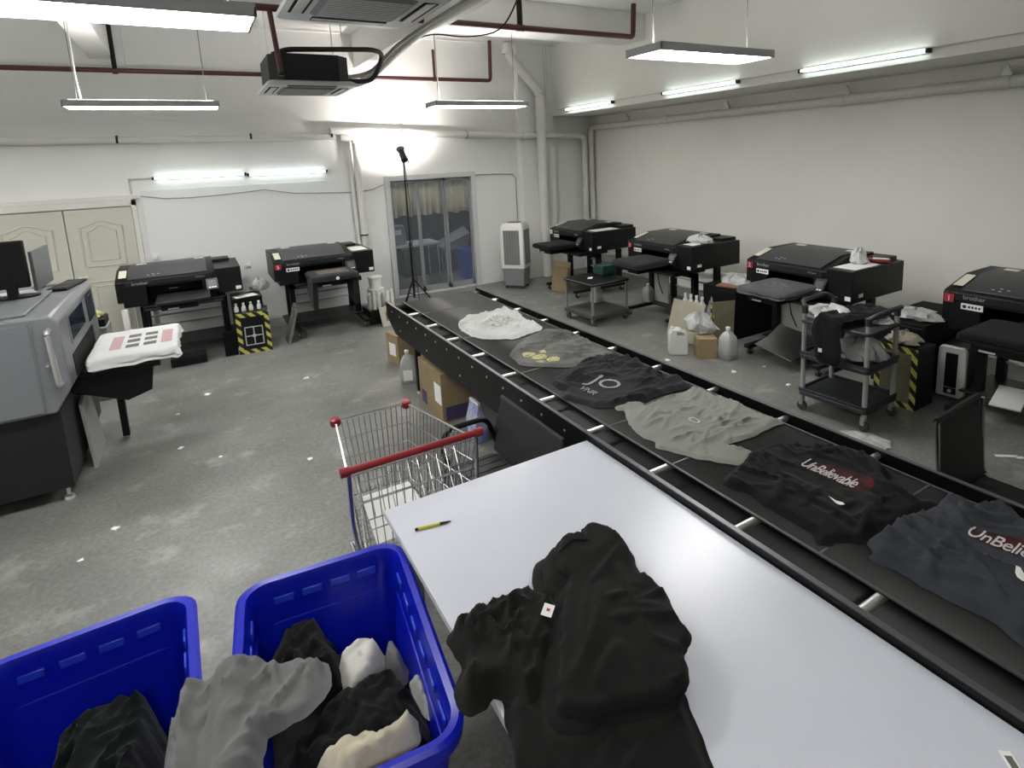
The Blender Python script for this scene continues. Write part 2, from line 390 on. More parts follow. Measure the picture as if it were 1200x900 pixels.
# glass sliding door
d2 = bpy.data.objects.new('door_2', None); COL.objects.link(d2); d2.location = (D2A, YB, 0); struct(d2)
DW = D2B - D2A
mb = MB(); mb.box(-.05, .03, -.05, .12, 0, D2H + .05); mb.box(DW - .03, DW + .05, -.05, .12, 0, D2H + .05); mb.box(.03, DW - .03, -.05, .12, D2H - .03, D2H + .05); mb.box(.03, DW - .03, -.03, .10, 0, .025)
mb.build('door_frame', mat('door_aluminium_white', (.56, .57, .57), .45), d2, .004)
GLASS = pane_mat('door_glass', (.30, .33, .36), .16)
for i in range(3):
    a = .03 + i * (DW - .06) / 3; b = .03 + (i + 1) * (DW - .06) / 3; yo = .03 + .03 * (i % 2)
    mb = MB(); mb.box(a, a + .035, yo, yo + .03, .03, D2H - .03); mb.box(b - .035, b, yo, yo + .03, .03, D2H - .03); mb.box(a, b, yo, yo + .03, D2H - .08, D2H - .03); mb.box(a, b, yo, yo + .03, .03, .12)
    lf = mb.build('sliding_leaf', mat('door_aluminium_grey', (.30, .31, .32), .4, .3), d2, .003)
    bx('glass_pane', GLASS, lf, a + .035, b - .035, yo + .012, yo + .018, .12, D2H - .08, smooth=0)

# curtain behind glass
mb = MB(); n = 90; v = []; f = []
for i in range(n + 1):
    x = 2.66 + 1.56 * i / n; y = 9.52 + .05 * math.sin(i * .9) + .02 * math.sin(i * .41 + 1)
    v += [(x, y, 1.30 + .015 * math.sin(i * .4)), (x, y, 1.98)]
    if i: f.append((2 * i - 2, 2 * i, 2 * i + 1, 2 * i - 1))
o = mb.mesh(v, f).build('curtain', mat('olive_striped_curtain', (.82, .79, .62), .85), smooth=80)
sl = o.modifiers.new('thick', 'SOLIDIFY'); sl.thickness = .004
tag(o, 'pleated cream and olive half curtain hung behind the glass door', 'curtain')
mb = MB(); mb.tube([(2.5, 9.56, 1.985), (4.4, 9.56, 1.985)], .012); tag(mb.build('curtain_rod', ALU), 'thin metal rod carrying the half curtain behind the glass door', 'rod')

t = thing('garment_dryer', 'large dark rounded machine standing in the room behind the glass door', 'machine', (4.25, 11.25, 0))
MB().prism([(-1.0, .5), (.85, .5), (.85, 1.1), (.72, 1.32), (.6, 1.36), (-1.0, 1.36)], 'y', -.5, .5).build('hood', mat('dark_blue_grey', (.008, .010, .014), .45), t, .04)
bx('base', DKGREY, t, -.9, .75, -.4, .4, 0, .5, .01)
t = thing('work_table', 'pale folding table with thin legs seen through the glass door', 'table', (3.3, 10.3, 0))
bx('table_top', mat('pale_laminate', (.42, .44, .46), .5), t, -.55, .5, -.3, .3, .70, .74, .005)
for x in (-.5, .45):
    for y in (-.26, .26): bx('leg', ALU, t, x - .015, x + .015, y - .015, y + .015, 0, .70)
t = thing('desktop_printer', 'grey desktop printer on the table behind the glass door', 'printer', (3.05, 10.3, .742))
bx('case', mat('case_grey', (.2, .21, .22), .5), t, -.16, .16, -.15, .15, 0, .34, .015); bx('paper', PAPER, t, -.09, .08, -.158, -.152, .18, .27)
o = MB().loft([[(x, y, 0) for x, y in rrect(4.18, 4.58, 9.75, 10.15, .05)], [(x, y, .56) for x, y in rrect(4.12, 4.64, 9.69, 10.21, .06)]], True, False).build('blue_tub', mat('blue_plastic_dim', (.02, .06, .42), .4))
tag(o, 'small blue plastic tub on the floor behind the glass door', 'tub')
o = MB().loft([[(3.95, 10.3, .52), (4.45, 10.3, .52), (4.45, 10.55, .52), (3.95, 10.55, .52)], [(3.90, 10.28, .58), (4.5, 10.28, .80), (4.5, 10.55, .92), (3.90, 10.55, .66)]]).build('tilted_tray', mat('tray_grey', (.16, .17, .19), .5))
tag(o, 'tilted grey feed tray in front of the dark dryer', 'tray')
for x, y in ((4.0, 10.33), (4.4, 10.33), (4.0, 10.52), (4.4, 10.52)): bx('leg', ALU, o, x - .015, x + .015, y - .015, y + .015, 0, .52)

# added unseen light, brightens the back room and curtain
bx('light_panel', mat('added_back_room_light', (1, 1, 1), .5, emit=((.9, .95, 1), 9)), thing('added_back_room_lamp', 'added unseen light panel in the room behind the glass door', 'lamp', (3.6, 10.8, 0)), -.5, .5, -.12, .12, 2.94, 2.98)

# ================================================================== LIGHT FITTINGS
LGREY = mat('lamp_housing', (.40, .41, .41), .45)
DIFF = mat('lamp_diffuser', (.9, .9, .9), .5, emit=((1.0, .99, .965), PANEL_POWER))
TUBE = mat('fluorescent_tube', (.9, .9, .9), .5, emit=((.86, 1.0, .985), TUBE_POWER))
ADDED_UPL = mat('added_uplight', (.9, .9, .9), .5, emit=((1.0, .985, .96), ADDED_UPLIGHT_POWER))
CABLE = mat('grey_cable', (.12, .12, .12), .5)
def pendant(x0, x1, y0, y1, z, label):
    t = thing('pendant_lamp', label, 'lamp', ((x0 + x1) / 2, (y0 + y1) / 2, z), group='flat pendant lamps')
    w_, d_ = (x1 - x0) / 2, (y1 - y0) / 2
    mb = MB(); mb.box(-w_, w_, -d_, d_, .045, .06); mb.box(-w_, w_, -d_, -d_ + .012, 0, .045); mb.box(-w_, w_, d_ - .012, d_, 0, .045); mb.box(-w_, -w_ + .012, -d_, d_, 0, .045); mb.box(w_ - .012, w_, -d_, d_, 0, .045)
    mb.build('housing', LGREY, t, .002)
    bx('diffuser', DIFF, t, -w_ + .013, w_ - .013, -d_ + .013, d_ - .013, .004, .02, smooth=0)
    bx('added_uplight_panel', ADDED_UPL, t, -w_ + .05, w_ - .05, -d_ + .05, d_ - .05, .0605, .066, smooth=0)  # added glowing sheet on the hidden lamp top, lifts ceiling and upper walls
    for sx in (-w_ + .1, w_ - .1): MB().tube([(sx, 0, .06), (sx, 0, ZC - z)], .004, 6).build('suspension_cable', CABLE, t)
    MB().tube([(-w_ + .13, .03, .06), (-w_ + .115, .02, .3), (-w_ + .12, .02, ZC - z)], .007, 6).build('power_cable', PVC, t)
    return t
pendant(2.96, 4.18, 3.22, 3.61, 2.90, 'flat pendant lamp hanging in front of the right soffit tubes')
pendant(-.86, .37, 3.14, 3.52, 2.90, 'big bright pendant lamp beside the near ceiling air conditioner')
pendant(-.90, .36, 6.85, 7.22, 2.83, 'pendant lamp hung above the white wall board and cream door')
pendant(2.58, 3.82, 6.60, 6.97, 2.83, 'pendant lamp hung above the glass door, near the pipe bend')
for i, (x, y) in enumerate(((-.25, -.9), (-3.2, 3.33), (-3.2, 7.0))):  # extra lamps out of view, added to light the room
    pendant(x - .61, x + .61, y - .19, y + .19, 2.90, 'added unseen pendant lamp out over the rest of the room')

def tube_lamp(name, p, q, off, label, group):
    p, q = Vector(p), Vector(q); L = (q - p).length; t = thing(name, label, 'lamp', p, math.atan2(q.y - p.y, q.x - p.x), group)
    MB().box(0, L, -.02, .0, -.02, .02).build('batten', WHITEP, t, .003)
    MB().tube([(.03, off, 0), (L - .03, off, 0)], .014, 10).build('tube', TUBE, t)
    for a in (0, L - .03): MB().box(a, a + .03, -.015, off + .018, -.02, .02).build('end_cap', DKGREY, t, .003)
    return t
# left normal of p->q points away from the wall
for a, b, l in ((8.63, 7.30, 'soffit tube lamp at the corner end of the row'), (6.20, 4.90, 'soffit tube lamp in the middle of the row'), (4.09, 2.80, 'soffit tube lamp third along from the room corner'), (1.6, .3, 'soffit tube lamp out over the rest of the room')):
    tube_lamp('tube_lamp', (5.74, b, 2.965), (5.74, a, 2.965), .035, l, 'tube lamps along the soffit')
tube_lamp('wall_tube_lamp', (.70, 9.22, 2.13), (-.41, 9.22, 2.145), .035, 'wall tube lamp on the board side nearer the cream door', 'tube lamps above the white board')
tube_lamp('wall_tube_lamp', (1.79, 9.22, 2.115), (.71, 9.22, 2.13), .035, 'wall tube lamp on the board side nearer the tripod light', 'tube lamps above the white board')
o = MB().tube([(5.75, 8.9, 2.99), (5.75, -3, 2.99)], .008, 6).build('soffit_conduit', PVC); tag(o, 'thin white wire conduit running along the soffit lamps', 'conduit')

# large white sheet board on the back wall with cable
o = bx('wall_board', mat('white_wall_board', (.70, .715, .705), .55), None, -.56, 2.15, 9.228, 9.239, .02, 1.98, .003); tag(o, 'large flat white board covering the wall between door and pipe', 'board')
o = MB().tube([(-.56, 9.225, 1.91), (-.3, 9.225, 1.86), (.0, 9.225, 1.85), (.32, 9.225, 1.86), (.7, 9.225, 1.88), (.91, 9.225, 1.90), (1.1, 9.225, 1.86), (1.3, 9.225, 1.82), (1.8, 9.225, 1.79), (2.23, 9.2, 1.77), (2.45, 9.225, 1.80), (2.62, 9.225, 1.86)], .008, 6).build('wall_cable', mat('cable_grey', (.30, .30, .29), .5)); tag(o, 'grey cable sagging along the back wall under the tube lamps', 'cable')
o = MB().tube([(4.18, 9.225, 1.93), (4.6, 9.225, 1.92), (4.95, 9.225, 1.90), (5.0, 9.225, 1.82), (5.0, 9.225, .9)], .009, 6).build('wall_cable', MATS['cable_grey']); tag(o, 'grey cable running from the glass door down behind the air cooler', 'cable')
o = MB().tube([(-.42, 9.22, 2.14), (-.655, 9.22, 2.14), (-.655, 9.22, 1.94)], .012, 6).build('wire_trunking', PVC); tag(o, 'white wire trunking bent down beside the cream door', 'conduit')

# ================================================================== PIPES
def pipe(name, pts, r, m, label, cat='pipe', bendr=.12, group=None, joints=(), clamps=(), cm=None):
    t = thing(name, label, cat, (0, 0, 0), 0, group)
    MB().tube(bend(pts, bendr) if len(pts) > 2 else pts, r, 12).build('run', m, t)
    for a, b in joints: MB().tube([a, b], r * 1.16, 12).build('coupling', m, t)
    for a, b in clamps: MB().tube([a, b], r * 1.22, 10).build('clamp', cm or BLACK, t)
    return t
pipe('white_pipe', [(XL + .02, 9.15, 2.65), (1.95, 9.15, 2.61)], .042, PVC, 'white pipe across the back wall over the board lamps', clamps=[((x, 9.15, 2.635), (x + .025, 9.15, 2.634)) for x in (-.72, .80, 1.88)])
pipe('white_pipe', [(1.88, 9.14, 2.70), (2.3, 9.14, 2.69), (4.1, 9.14, 2.60), (5.0, 9.0, 2.56), (6.43, 9.10, 2.54), (6.45, 9.15, .03)], .055, PVC, 'white pipe above the glass door that turns down at the corner', bendr=.16, clamps=[((4.05, 9.14, 2.603), (4.08, 9.14, 2.60)), ((2.92, 9.14, 2.66), (2.95, 9.14, 2.66))], joints=[((5.05, 8.998, 2.56), (5.15, 9.0, 2.557)), ((6.45, 9.14, 1.72), (6.45, 9.14, 1.66))], cm=ALU)
pipe('white_pipe', [(2.02, 9.14, 2.60), (2.22, 9.13, 2.58), (2.235, 9.14, .95)], .05, PVC, 'white drop pipe beside the glass door', bendr=.08, clamps=[((2.235, 9.14, 1.12), (2.235, 9.14, 1.10))])
pipe('white_pipe', [(2.13, 9.18, 2.60), (2.15, 9.18, .95)], .03, PVC, 'thinner white drop pipe beside the larger one')
pipe('drain_pipe', [(4.83, 8.97, ZC - .02), (4.83, 8.97, 3.9), (5.42, 8.97, 3.28), (5.42, 8.97, .02)], .082, PVC, 'thick white drain pipe with a slanted bend by the pillar', bendr=.12, joints=[((5.42, 8.97, 2.98), (5.42, 8.97, 2.9)), ((5.42, 8.97, 2.7), (5.42, 8.97, 2.64)), ((5.42, 8.97, 1.72), (5.42, 8.97, 1.66)), ((5.42, 8.97, .95), (5.42, 8.97, .85)), ((4.83, 8.97, 3.98), (4.83, 8.97, 3.9))])
pipe('thin_pipe', [(5.62, 9.06, ZC - .02), (5.62, 9.06, 3.2)], .022, PVC, 'thin white pipe behind the slanted drain bend')
pipe('white_pipe', [(6.60, YF + .02, 2.69), (6.60, 9.12, 2.68), (6.61, 9.14, .03)], .055, PVC, 'long white pipe along the right wall that drops in the corner', bendr=.14, joints=[((6.6, y, 2.685), (6.6, y - .09, 2.685)) for y in (7.1, 4.2, 2.6)] + [((6.61, 9.14, 1.72), (6.61, 9.14, 1.66))])
pipe('white_pipe', [(6.62, YF + .02, .33), (6.62, 8.9, .33)], .045, PVC, 'low white pipe along the foot of the right wall')
for y in (8.05, 5.85, 4.1, 2.55):
    t = thing('pipe_bracket', 'small white angled bracket clipped on the right wall pipe', 'bracket', (6.6, y, 2.75), 0, 'brackets on the right wall pipe')
    MB().prism([(-.05, 0), (.0, -.06), (.05, 0), (0, .10)], 'x', -.02, .02).build('plate', WHITEP, t, .004); MB().tube([(0, .02, .03), (.09, .05, .05)], .012, 6).build('stem', WHITEP, t)
pipe('sprinkler_pipe', [(XL + .02, 8.95, 3.44), (4.47, 8.95, 3.46), (4.49, 8.95, ZC - .01)], .03, REDPIPE, 'dark red sprinkler pipe along the back wall', bendr=.05, joints=[((3.47, 8.95, 3.455), (3.53, 8.95, 3.455)), ((-.63, 8.95, 3.44), (-.57, 8.95, 3.44))])
pipe('sprinkler_drop', [(3.50, 8.95, 3.46), (3.50, 8.95, 3.90)], .022, REDPIPE, 'short upright dark red pipe above the glass door', bendr=.02)
pipe('sprinkler_drop', [(-.60, 8.95, 3.45), (-.60, 8.95, ZC - .01)], .026, BLACK, 'black upright pipe rising to the beam over the cream door')
pipe('sprinkler_pipe', [(XL + .02, 6.2, 3.66), (5.21, 6.2, 3.68), (5.23, 6.2, ZC - .01)], .034, REDPIPE, 'dark red sprinkler pipe under the cross beam that turns up', bendr=.05, joints=[((3.47, 6.2, 3.676), (3.57, 6.2, 3.676))])
pipe('sprinkler_drop', [(3.52, 6.2, 3.69), (3.52, 6.2, ZC - .01)], .034, BLACK, 'black hanger pipe standing on the red sprinkler pipe')
pipe('sprinkler_drop', [(.84, 6.2, 3.65), (.88, 6.2, 3.10)], .024, REDPIPE, 'dark red sprinkler drop ending beside the far air conditioner')
MB().lathe([(.03, 0), (.03, .02), (.012, .03), (.012, .06)], 10, (.88, 6.2, 3.06)).build('head', DKGREY, bpy.data.objects['sprinkler_drop.003'])

# ================================================================== AIR CONDITIONERS
ACW = mat('ac_panel_white', (.52, .54, .54), .4); ACG = mat('ac_grille_grey', (.17, .18, .185), .6, bump=(300, .4, .003))
def cassette(x0, x1, y0, y1, z, label, body_m, h=.26):
    t = thing('ceiling_air_conditioner', label, 'air conditioner', ((x0 + x1) / 2, (y0 + y1) / 2, z))
    a, b = (x1 - x0) / 2, (y1 - y0) / 2
    MB().loft([[(p[0], p[1], 0) for p in rrect(-a, a, -b, b, .05)], [(p[0], p[1], .03) for p in rrect(-a, a, -b, b, .05)], [(p[0], p[1], .05) for p in rrect(-a * .93, a * .93, -b * .93, b * .93, .05)]]).build('panel', ACW, t)
    c = .12
    MB().prism([(-a * .9 + c, -b * .9), (a * .9 - c, -b * .9), (a * .9, -b * .9 + c), (a * .9, b * .9 - c), (a * .9 - c, b * .9), (-a * .9 + c, b * .9), (-a * .9, b * .9 - c), (-a * .9, -b * .9 + c)], 'z', .05, .05 + h).build('body', body_m, t, .006)
    g = MB().loft([[(p[0], p[1], -.014) for p in rrect(-a * .56, a * .56, -b * .56, b * .56, .04)], [(p[0], p[1], .0) for p in rrect(-a * .62, a * .62, -b * .62, b * .62, .05)]]).build('intake_grille', ACG, t)
    for i in range(-6, 7): MB().box(-a * .54, a * .54, i * b * .08 - .004, i * b * .08 + .004, -.0175, -.014).build('slat', ACW, g, smooth=0)
    for s in (-1, 1):
        for nm, m, w0, dz in (('air_outlet', BLACKM, .045, -.003), ):
            o1 = MB().box(-a * .55, a * .55, s * b * .80 - w0, s * b * .80 + w0, dz, .002).build(nm, m, t); MB().prism([(s * b * .80 - .03, -.012), (s * b * .80 + .03, -.004), (s * b * .80 + .03, .0), (s * b * .80 - .03, -.006)], 'x', -a * .54, a * .54).build('louvre', ACW, o1)
            o1 = MB().box(s * a * .80 - w0, s * a * .80 + w0, -b * .55, b * .55, dz, .002).build(nm, m, t); MB().prism([(s * a * .80 - .03, -.012), (s * a * .80 + .03, -.004), (s * a * .80 + .03, .0), (s * a * .80 - .03, -.006)], 'y', -b * .54, b * .54).build('louvre', ACW, o1)
    for sx in (-1, 1):
        for sy in (-1, 1): MB().tube([(sx * a * .86, sy * b * .5, .2), (sx * a * .86, sy * b * .5, ZC - z)], .005, 6).build('hanger_rod', SILVER, t)
    return t
cassette(.77, 1.63, 6.36, 7.32, 3.0, 'black bodied ceiling air conditioner with white panel below the cross beam', mat('ac_black_foam', (.007, .008, .009), .75))
cassette(.58, 1.42, 3.18, 4.05, 3.1, 'white ceiling air conditioner panel beside the big bright pendant lamp', mat('ac_white_foam', (.35, .36, .36), .7))
pipe('drain_hose', [(1.66, 6.9, 3.12), (1.95, 6.9, 3.12), (2.05, 6.75, 3.40), (1.9, 6.6, 3.42), (1.0, 6.5, 3.36), (.86, 6.5, 3.30)], .026, mat('dark_foam_hose', (.02, .018, .018), .7), 'dark insulated hose looping over the far air conditioner', bendr=.12)
pipe('refrigerant_line', [(1.62, 7.1, 3.08), (1.95, 7.2, 3.16), (2.25, 6.9, 3.45), (2.34, 6.2, 3.57), (2.36, 3.0, 3.58)], .04, mat('white_wrapped_line', (.5, .5, .46), .6), 'white wrapped refrigerant line climbing to the ceiling beam', bendr=.15)
pipe('refrigerant_line', [(1.62, 7.0, 3.16), (1.98, 7.1, 3.24), (2.2, 6.7, 3.50), (2.28, 6.0, 3.57), (2.30, 3.0, 3.585)], .022, mat('grey_wrapped_line', (.25, .25, .22), .6), 'thinner grey line clipped beside the white refrigerant line', bendr=.15)
pipe('loose_wire', [(2.2, 6.9, 3.45), (2.4, 6.2, 3.55), (2.7, 5.9, 3.46), (3.0, 5.7, 3.50), (3.1, 5.5, 3.75), (3.15, 5.4, ZC - .01)], .008, BLACK, 'loose black wire drooping from the ceiling beside the beam', 'wire', bendr=.2)

# ================================================================== STUDIO LIGHT ON TRIPOD
t = thing('studio_light', 'black studio spotlight on a tall tripod before the glass door', 'light', (2.775, 8.60, 0))
for k in range(3):
    a = math.radians(100 + 120 * k); MB().tube([(0, 0, .42), (.30 * math.cos(a), .30 * math.sin(a), .015)], .011, 8).build('tripod_leg', BLACK, t)
    MB().tube([(0, 0, .16), (.19 * math.cos(a), .19 * math.sin(a), .17)], .006, 6).build('brace', BLACK, t)
MB().tube([(0, 0, .12), (0, 0, .95)], .017, 10).build('lower_pole', BLACK, t); MB().tube([(0, 0, .95), (0, 0, 2.2)], .012, 10).build('upper_pole', BLACK, t)
MB().lathe([(.024, 0), (.024, .05)], 10, (0, 0, .93)).build('collar', DKGREY, t); MB().lathe([(.024, 0), (.024, .05)], 10, (0, 0, .40)).build('collar', DKGREY, t)
hd = MB().tube([(0, -.06, 2.22), (0, .02, 2.30), (0, .07, 2.36)], .05, 14).build('lamp_head', DKGREY, t)
MB().tube([(0, .07, 2.36), (0, .10, 2.395)], .055, 14, .07).build('reflector_rim', mat('dim_grey', (.12, .12, .12), .4), hd)
MB().tube([(-.075, .0, 2.18), (-.075, .0, 2.28), (0, .0, 2.29)], .008, 6).build('yoke', BLACK, t); MB().tube([(.075, .0, 2.18), (.075, .0, 2.28), (0, .0, 2.29)], .008, 6).build('yoke', BLACK, t)
MB().tube([(.02, .02, 2.2), (.06, .05, 1.6), (.05, .05, .9), (.08, .02, .02)], .005, 6).build('power_lead', BLACK, t)
ld = bpy.data.lights.new('studio_beam', 'SPOT'); ld.energy = 80; ld.color = (1., .93, .89); ld.spot_size = math.radians(160); ld.spot_blend = 1.0; ld.shadow_soft_size = .04
lo = bpy.data.objects.new('studio_beam', ld); COL.objects.link(lo); lo.parent = t; lo.location = (0, .12, 2.41); lo.rotation_euler = Vector((.0, .80, .55)).to_track_quat('-Z', 'Y').to_euler()

# ================================================================== CONVEYOR
RY0, RY1 = -.9, 5.80
BELT = mat('black_belt', (.0075, .0075, .0077), .5, spec=.42, var=(3, .35, (.014, .0138, .0135)), bump=(90, .12, .003))
RAIL = mat('conveyor_black_steel', (.0036, .0041, .0046), .45, var=(3, .2), spec=.3); RAILT = mat('conveyor_worn_edge', (.10, .105, .108), .38, .6)
t = thing('conveyor', 'long black belt conveyor with bright rollers carrying the printed shirts', 'conveyor', (0, 0, 0))
def side(xo, s):
    P = [(RY0, .53), (5.55, .53), (RY1, .66), (RY1, .80), (RY0, .80)]
    o = MB().prism(P, 'x', xo, xo + s * .006).build('side_panel', RAIL, t)
    MB().box(min(xo, xo + s * .022), max(xo, xo + s * .022), RY0, RY1, .80, .806).build('top_flange', RAILT, o, .001)
    MB().box(min(xo, xo + s * .04), max(xo, xo + s * .04), RY0, 5.55, .525, .53).build('bottom_flange', RAIL, o)
    y = 5.6; k = 0
    while y > RY0 + .1:
        for zz in ((.74, .60) if k % 3 == 1 else (.74,)):
            MB().tube([(xo - s * .004, y, zz), (xo, y, zz)], .008, 8).build('bolt', SILVER, o)
        y -= .24; k += 1
side(1.565, 1); side(2.575, -1)
# belt: top strand, end wrap and return strand
prof = [(RY0 + .05, .788), (RY1 - .09, .788)] + [(RY1 - .09 + .055 * math.sin(a), .733 + .055 * math.cos(a)) for a in [PI * i / 8 for i in range(1, 9)]] + [(RY0 + .05, .678)]
v = []; f = []
for y, z in prof: v += [(1.715, y, z), (2.475, y, z)]
for i in range(len(prof) - 1): f.append((2 * i, 2 * i + 1, 2 * i + 3, 2 * i + 2))
belt = MB().mesh(v, f).build('belt', BELT, t, smooth=40); sm = belt.modifiers.new('thick', 'SOLIDIFY'); sm.thickness = .004; sm.offset = -1
for y in (5.15, 4.2, 3.25, 2.30, 1.83, 1.10, .1): MB().box(1.716, 2.474, y - .004, y + .004, .788, .7905).build('seam', RAILT, belt, smooth=0)
for x in (1.722, 2.468): MB().box(x - .006, x + .006, RY0 + .05, RY1 - .1, .788, .7915).build('belt_edge', mat('belt_edge_rubber', (.05, .05, .05), .5), belt, smooth=0)
for i in range(14):
    y = 5.24 - .484 * i
    if y < RY0 + .1: break
    MB().tube([(1.575, y, .768), (2.565, y, .768)], .0165, 12).build('roller', SILVER, t)
    if i < 12: MB().tube([(1.575, y - .24, .745), (1.635, y - .24, .745)], .014, 8).build('return_pin', SILVER, t)
MB().tube([(1.575, RY1 - .09, .733), (2.565, RY1 - .09, .733)], .045, 16).build('end_drum', DKGREY, t)
for y in (5.2, 3.4, 1.4, -.5):
    for x in (1.66, 2.48):
        lg = bx('leg', RAIL, t, x - .025, x + .025, y - .025, y + .025, .03, .70, .003); MB().lathe([(.035, 0), (.035, .012), (.012, .02), (.012, .04)], 10, (x, y, .0)).build('levelling_foot', SILVER, lg)
    MB().box(1.66, 2.48, y - .02, y + .02, .25, .29).build('cross_bar', RAIL, t)
bx('drip_pan', BLACKM, t, 1.60, 2.54, RY0, 5.5, .54, .545, smooth=0)

# ================================================================== PRINTED SHIRTS ON THE BELT
S1 = [(1.859,4.608),(1.950,4.718),(2.104,4.736),(2.306,4.770),(2.425,4.722),(2.392,4.594),(2.430,4.511),(2.354,4.334),(2.378,4.179),(2.372,4.055),(2.319,3.974),(2.225,3.954),(2.100,3.918),(2.029,3.900),(1.958,3.957),(1.844,4.049),(1.797,4.162),(1.791,4.307),(1.798,4.441)]
S2 = [(1.885,3.671),(2.043,3.816),(2.201,3.912),(2.365,3.936),(2.416,3.878),(2.478,3.803),(2.448,3.599),(2.446,3.390),(2.435,3.236),(2.420,3.125),(2.358,3.084),(2.281,3.087),(2.207,3.116),(2.095,3.093),(1.987,3.150),(1.921,3.217),(1.839,3.291),(1.788,3.358),(1.805,3.487),(1.825,3.592)]
S3 = [(1.819,3.003),(1.925,3.061),(2.003,3.088),(2.181,3.165),(2.367,3.118),(2.445,2.991),(2.444,2.806),(2.419,2.681),(2.458,2.516),(2.437,2.430),(2.371,2.406),(2.260,2.418),(2.140,2.417),(2.070,2.403),(1.990,2.441),(1.889,2.453),(1.798,2.499),(1.771,2.583),(1.732,2.656),(1.714,2.737),(1.784,2.801),(1.770,2.910)]
S4 = [(1.893,2.458),(1.978,2.450),(2.018,2.442),(2.047,2.398),(2.036,2.364),(2.222,2.378),(2.344,2.379),(2.427,2.388),(2.440,2.330),(2.449,2.164),(2.467,2.107),(2.463,2.067),(2.448,1.936),(2.466,1.800),(2.367,1.794),(2.199,1.782),(2.066,1.799),(2.072,1.773),(2.094,1.688),(1.980,1.629),(1.915,1.689),(1.877,1.744),(1.848,1.778),(1.816,1.844),(1.782,1.927),(1.760,1.974),(1.793,2.028),(1.777,2.105),(1.807,2.221),(1.855,2.317),(1.897,2.384),(1.869,2.405)]
S5 = [(1.791,1.594),(1.901,1.628),(1.988,1.655),(2.091,1.692),(2.186,1.673),(2.294,1.629),(2.344,1.559),(2.417,1.506),(2.471,1.402),(2.460,1.318),(2.404,1.214),(2.342,1.204),(2.325,1.127),(2.311,1.076),(2.354,1.034),(2.340,0.997),(2.233,1.017),(2.129,1.025),(2.029,1.033),(1.949,1.039),(1.887,1.034),(1.830,1.083),(1.752,1.118),(1.784,1.163),(1.794,1.216),(1.793,1.301),(1.793,1.392),(1.811,1.476),(1.780,1.523)]
S6 = [(1.910,1.037),(2.005,1.040),(2.104,1.032),(2.216,1.029),(2.323,1.010),(2.390,1.021),(2.405,0.987),(2.399,0.945),(2.469,0.908),(2.487,0.850),(2.466,0.781),(2.466,0.730),(2.439,0.673),(2.323,0.613),(2.126,0.565),(1.998,0.544),(1.893,0.541),(1.827,0.550),(1.835,0.579),(1.853,0.641),(1.847,0.698),(1.839,0.773),(1.839,0.839),(1.839,0.910),(1.825,0.978),(1.871,1.000)]
ZBELT = .793
TG = 'printed shirts laid out along the conveyor belt'
def ink(name, col): return mat(name, col, .8)
def shirt(poly, m, label, seed, **k):
    c = Cloth(poly, ZBELT, seed=seed, **k); o = c.build('t_shirt', m); tag(o, label, 't-shirt', TG); return c, o
AX = -PI / 2      # prints read along the belt
def ring(c, o, cx, cy, rx, ry, m, wdt=.014, name='collar'):
    n = 36; me = bpy.data.meshes.new(name); v = []; f = []
    for i in range(n):
        a = 2 * PI * i / n
        for k in (1, 1 - wdt / rx): v.append((cx + rx * k * math.cos(a), cy + ry * k * math.sin(a), 0))
        f.append((2 * i, 2 * ((i + 1) % n), 2 * ((i + 1) % n) + 1, 2 * i + 1))
    me.from_pydata(v, [], f); return c.print_on(o, name, me, m, (0, 0), 0, .007)
c, o = shirt(S1, fabric('white_jersey', (.50, .51, .495), var=(7, .08)), 'crumpled white t-shirt with a faint grey print, at the belt end by the glass door', 1, h=.016, crease=.5, fold=.06, ang=.6, scale=9, stretch=2.2, edge=.05, jitter=.012, creases=80, spread=.9, flat=[(2.1, 4.33, .1)])
c.print_on(o, 'print', patch_mesh([(1.98, 4.38), (2.10, 4.46), (2.20, 4.42), (2.24, 4.30), (2.16, 4.20), (2.03, 4.18), (1.97, 4.26)]), fabric('grey_print', (.20, .21, .20), var=(40, .6, (.58, .58, .56))), (0, 0), 0)
c, o = shirt(S2, fabric('faded_grey_jersey', (.17, .17, .16), var=(3.2, .6, (.055, .055, .055))), 'washed grey t-shirt with a yellow chest print', 2, h=.010, crease=.8, fold=.045, ang=-.25, scale=6, edge=.035, creases=68, flat=[(1.96, 3.37, .15)], jitter=.008)
YI = fabric('yellow_print', (.60, .56, .24), var=(40, .5, (.15, .15, .11)))
for q in ([(1.87, 3.47), (1.90, 3.53), (1.95, 3.52), (1.97, 3.47), (1.93, 3.44), (1.89, 3.44)], [(1.91, 3.42), (1.97, 3.44), (2.01, 3.40), (1.99, 3.35), (1.94, 3.35), (1.90, 3.38)], [(1.97, 3.32), (2.03, 3.34), (2.05, 3.28), (2.01, 3.23), (1.96, 3.26)], [(2.0, 3.47), (2.03, 3.50), (2.05, 3.46), (2.03, 3.43)], [(1.89, 3.33), (1.93, 3.33), (1.94, 3.28), (1.90, 3.29)]): c.print_on(o, 'print', patch_mesh(q), YI, (0, 0), 0)
c, o = shirt(S3, fabric('charcoal_jersey', (.021, .0225, .025), var=(4, .35)), 'charcoal t-shirt with large faded grey JO letters', 3, h=.012, crease=.75, fold=.046, ang=-.1, scale=6, stretch=3.2, edge=.035, creases=88, flat=[(1.99, 2.66, .19), (1.87, 2.70, .12)], jitter=.008)
GI = ink('washed_grey_ink', (.26, .27, .28))
c.print_on(o, 'lettering', text_mesh('JO', .185, subdiv=.02), GI, (1.945, 2.80), AX + .30, .005); c.print_on(o, 'lettering', text_mesh('VNR', .07, subdiv=.02), GI, (1.852, 2.765), AX + .08, .005)
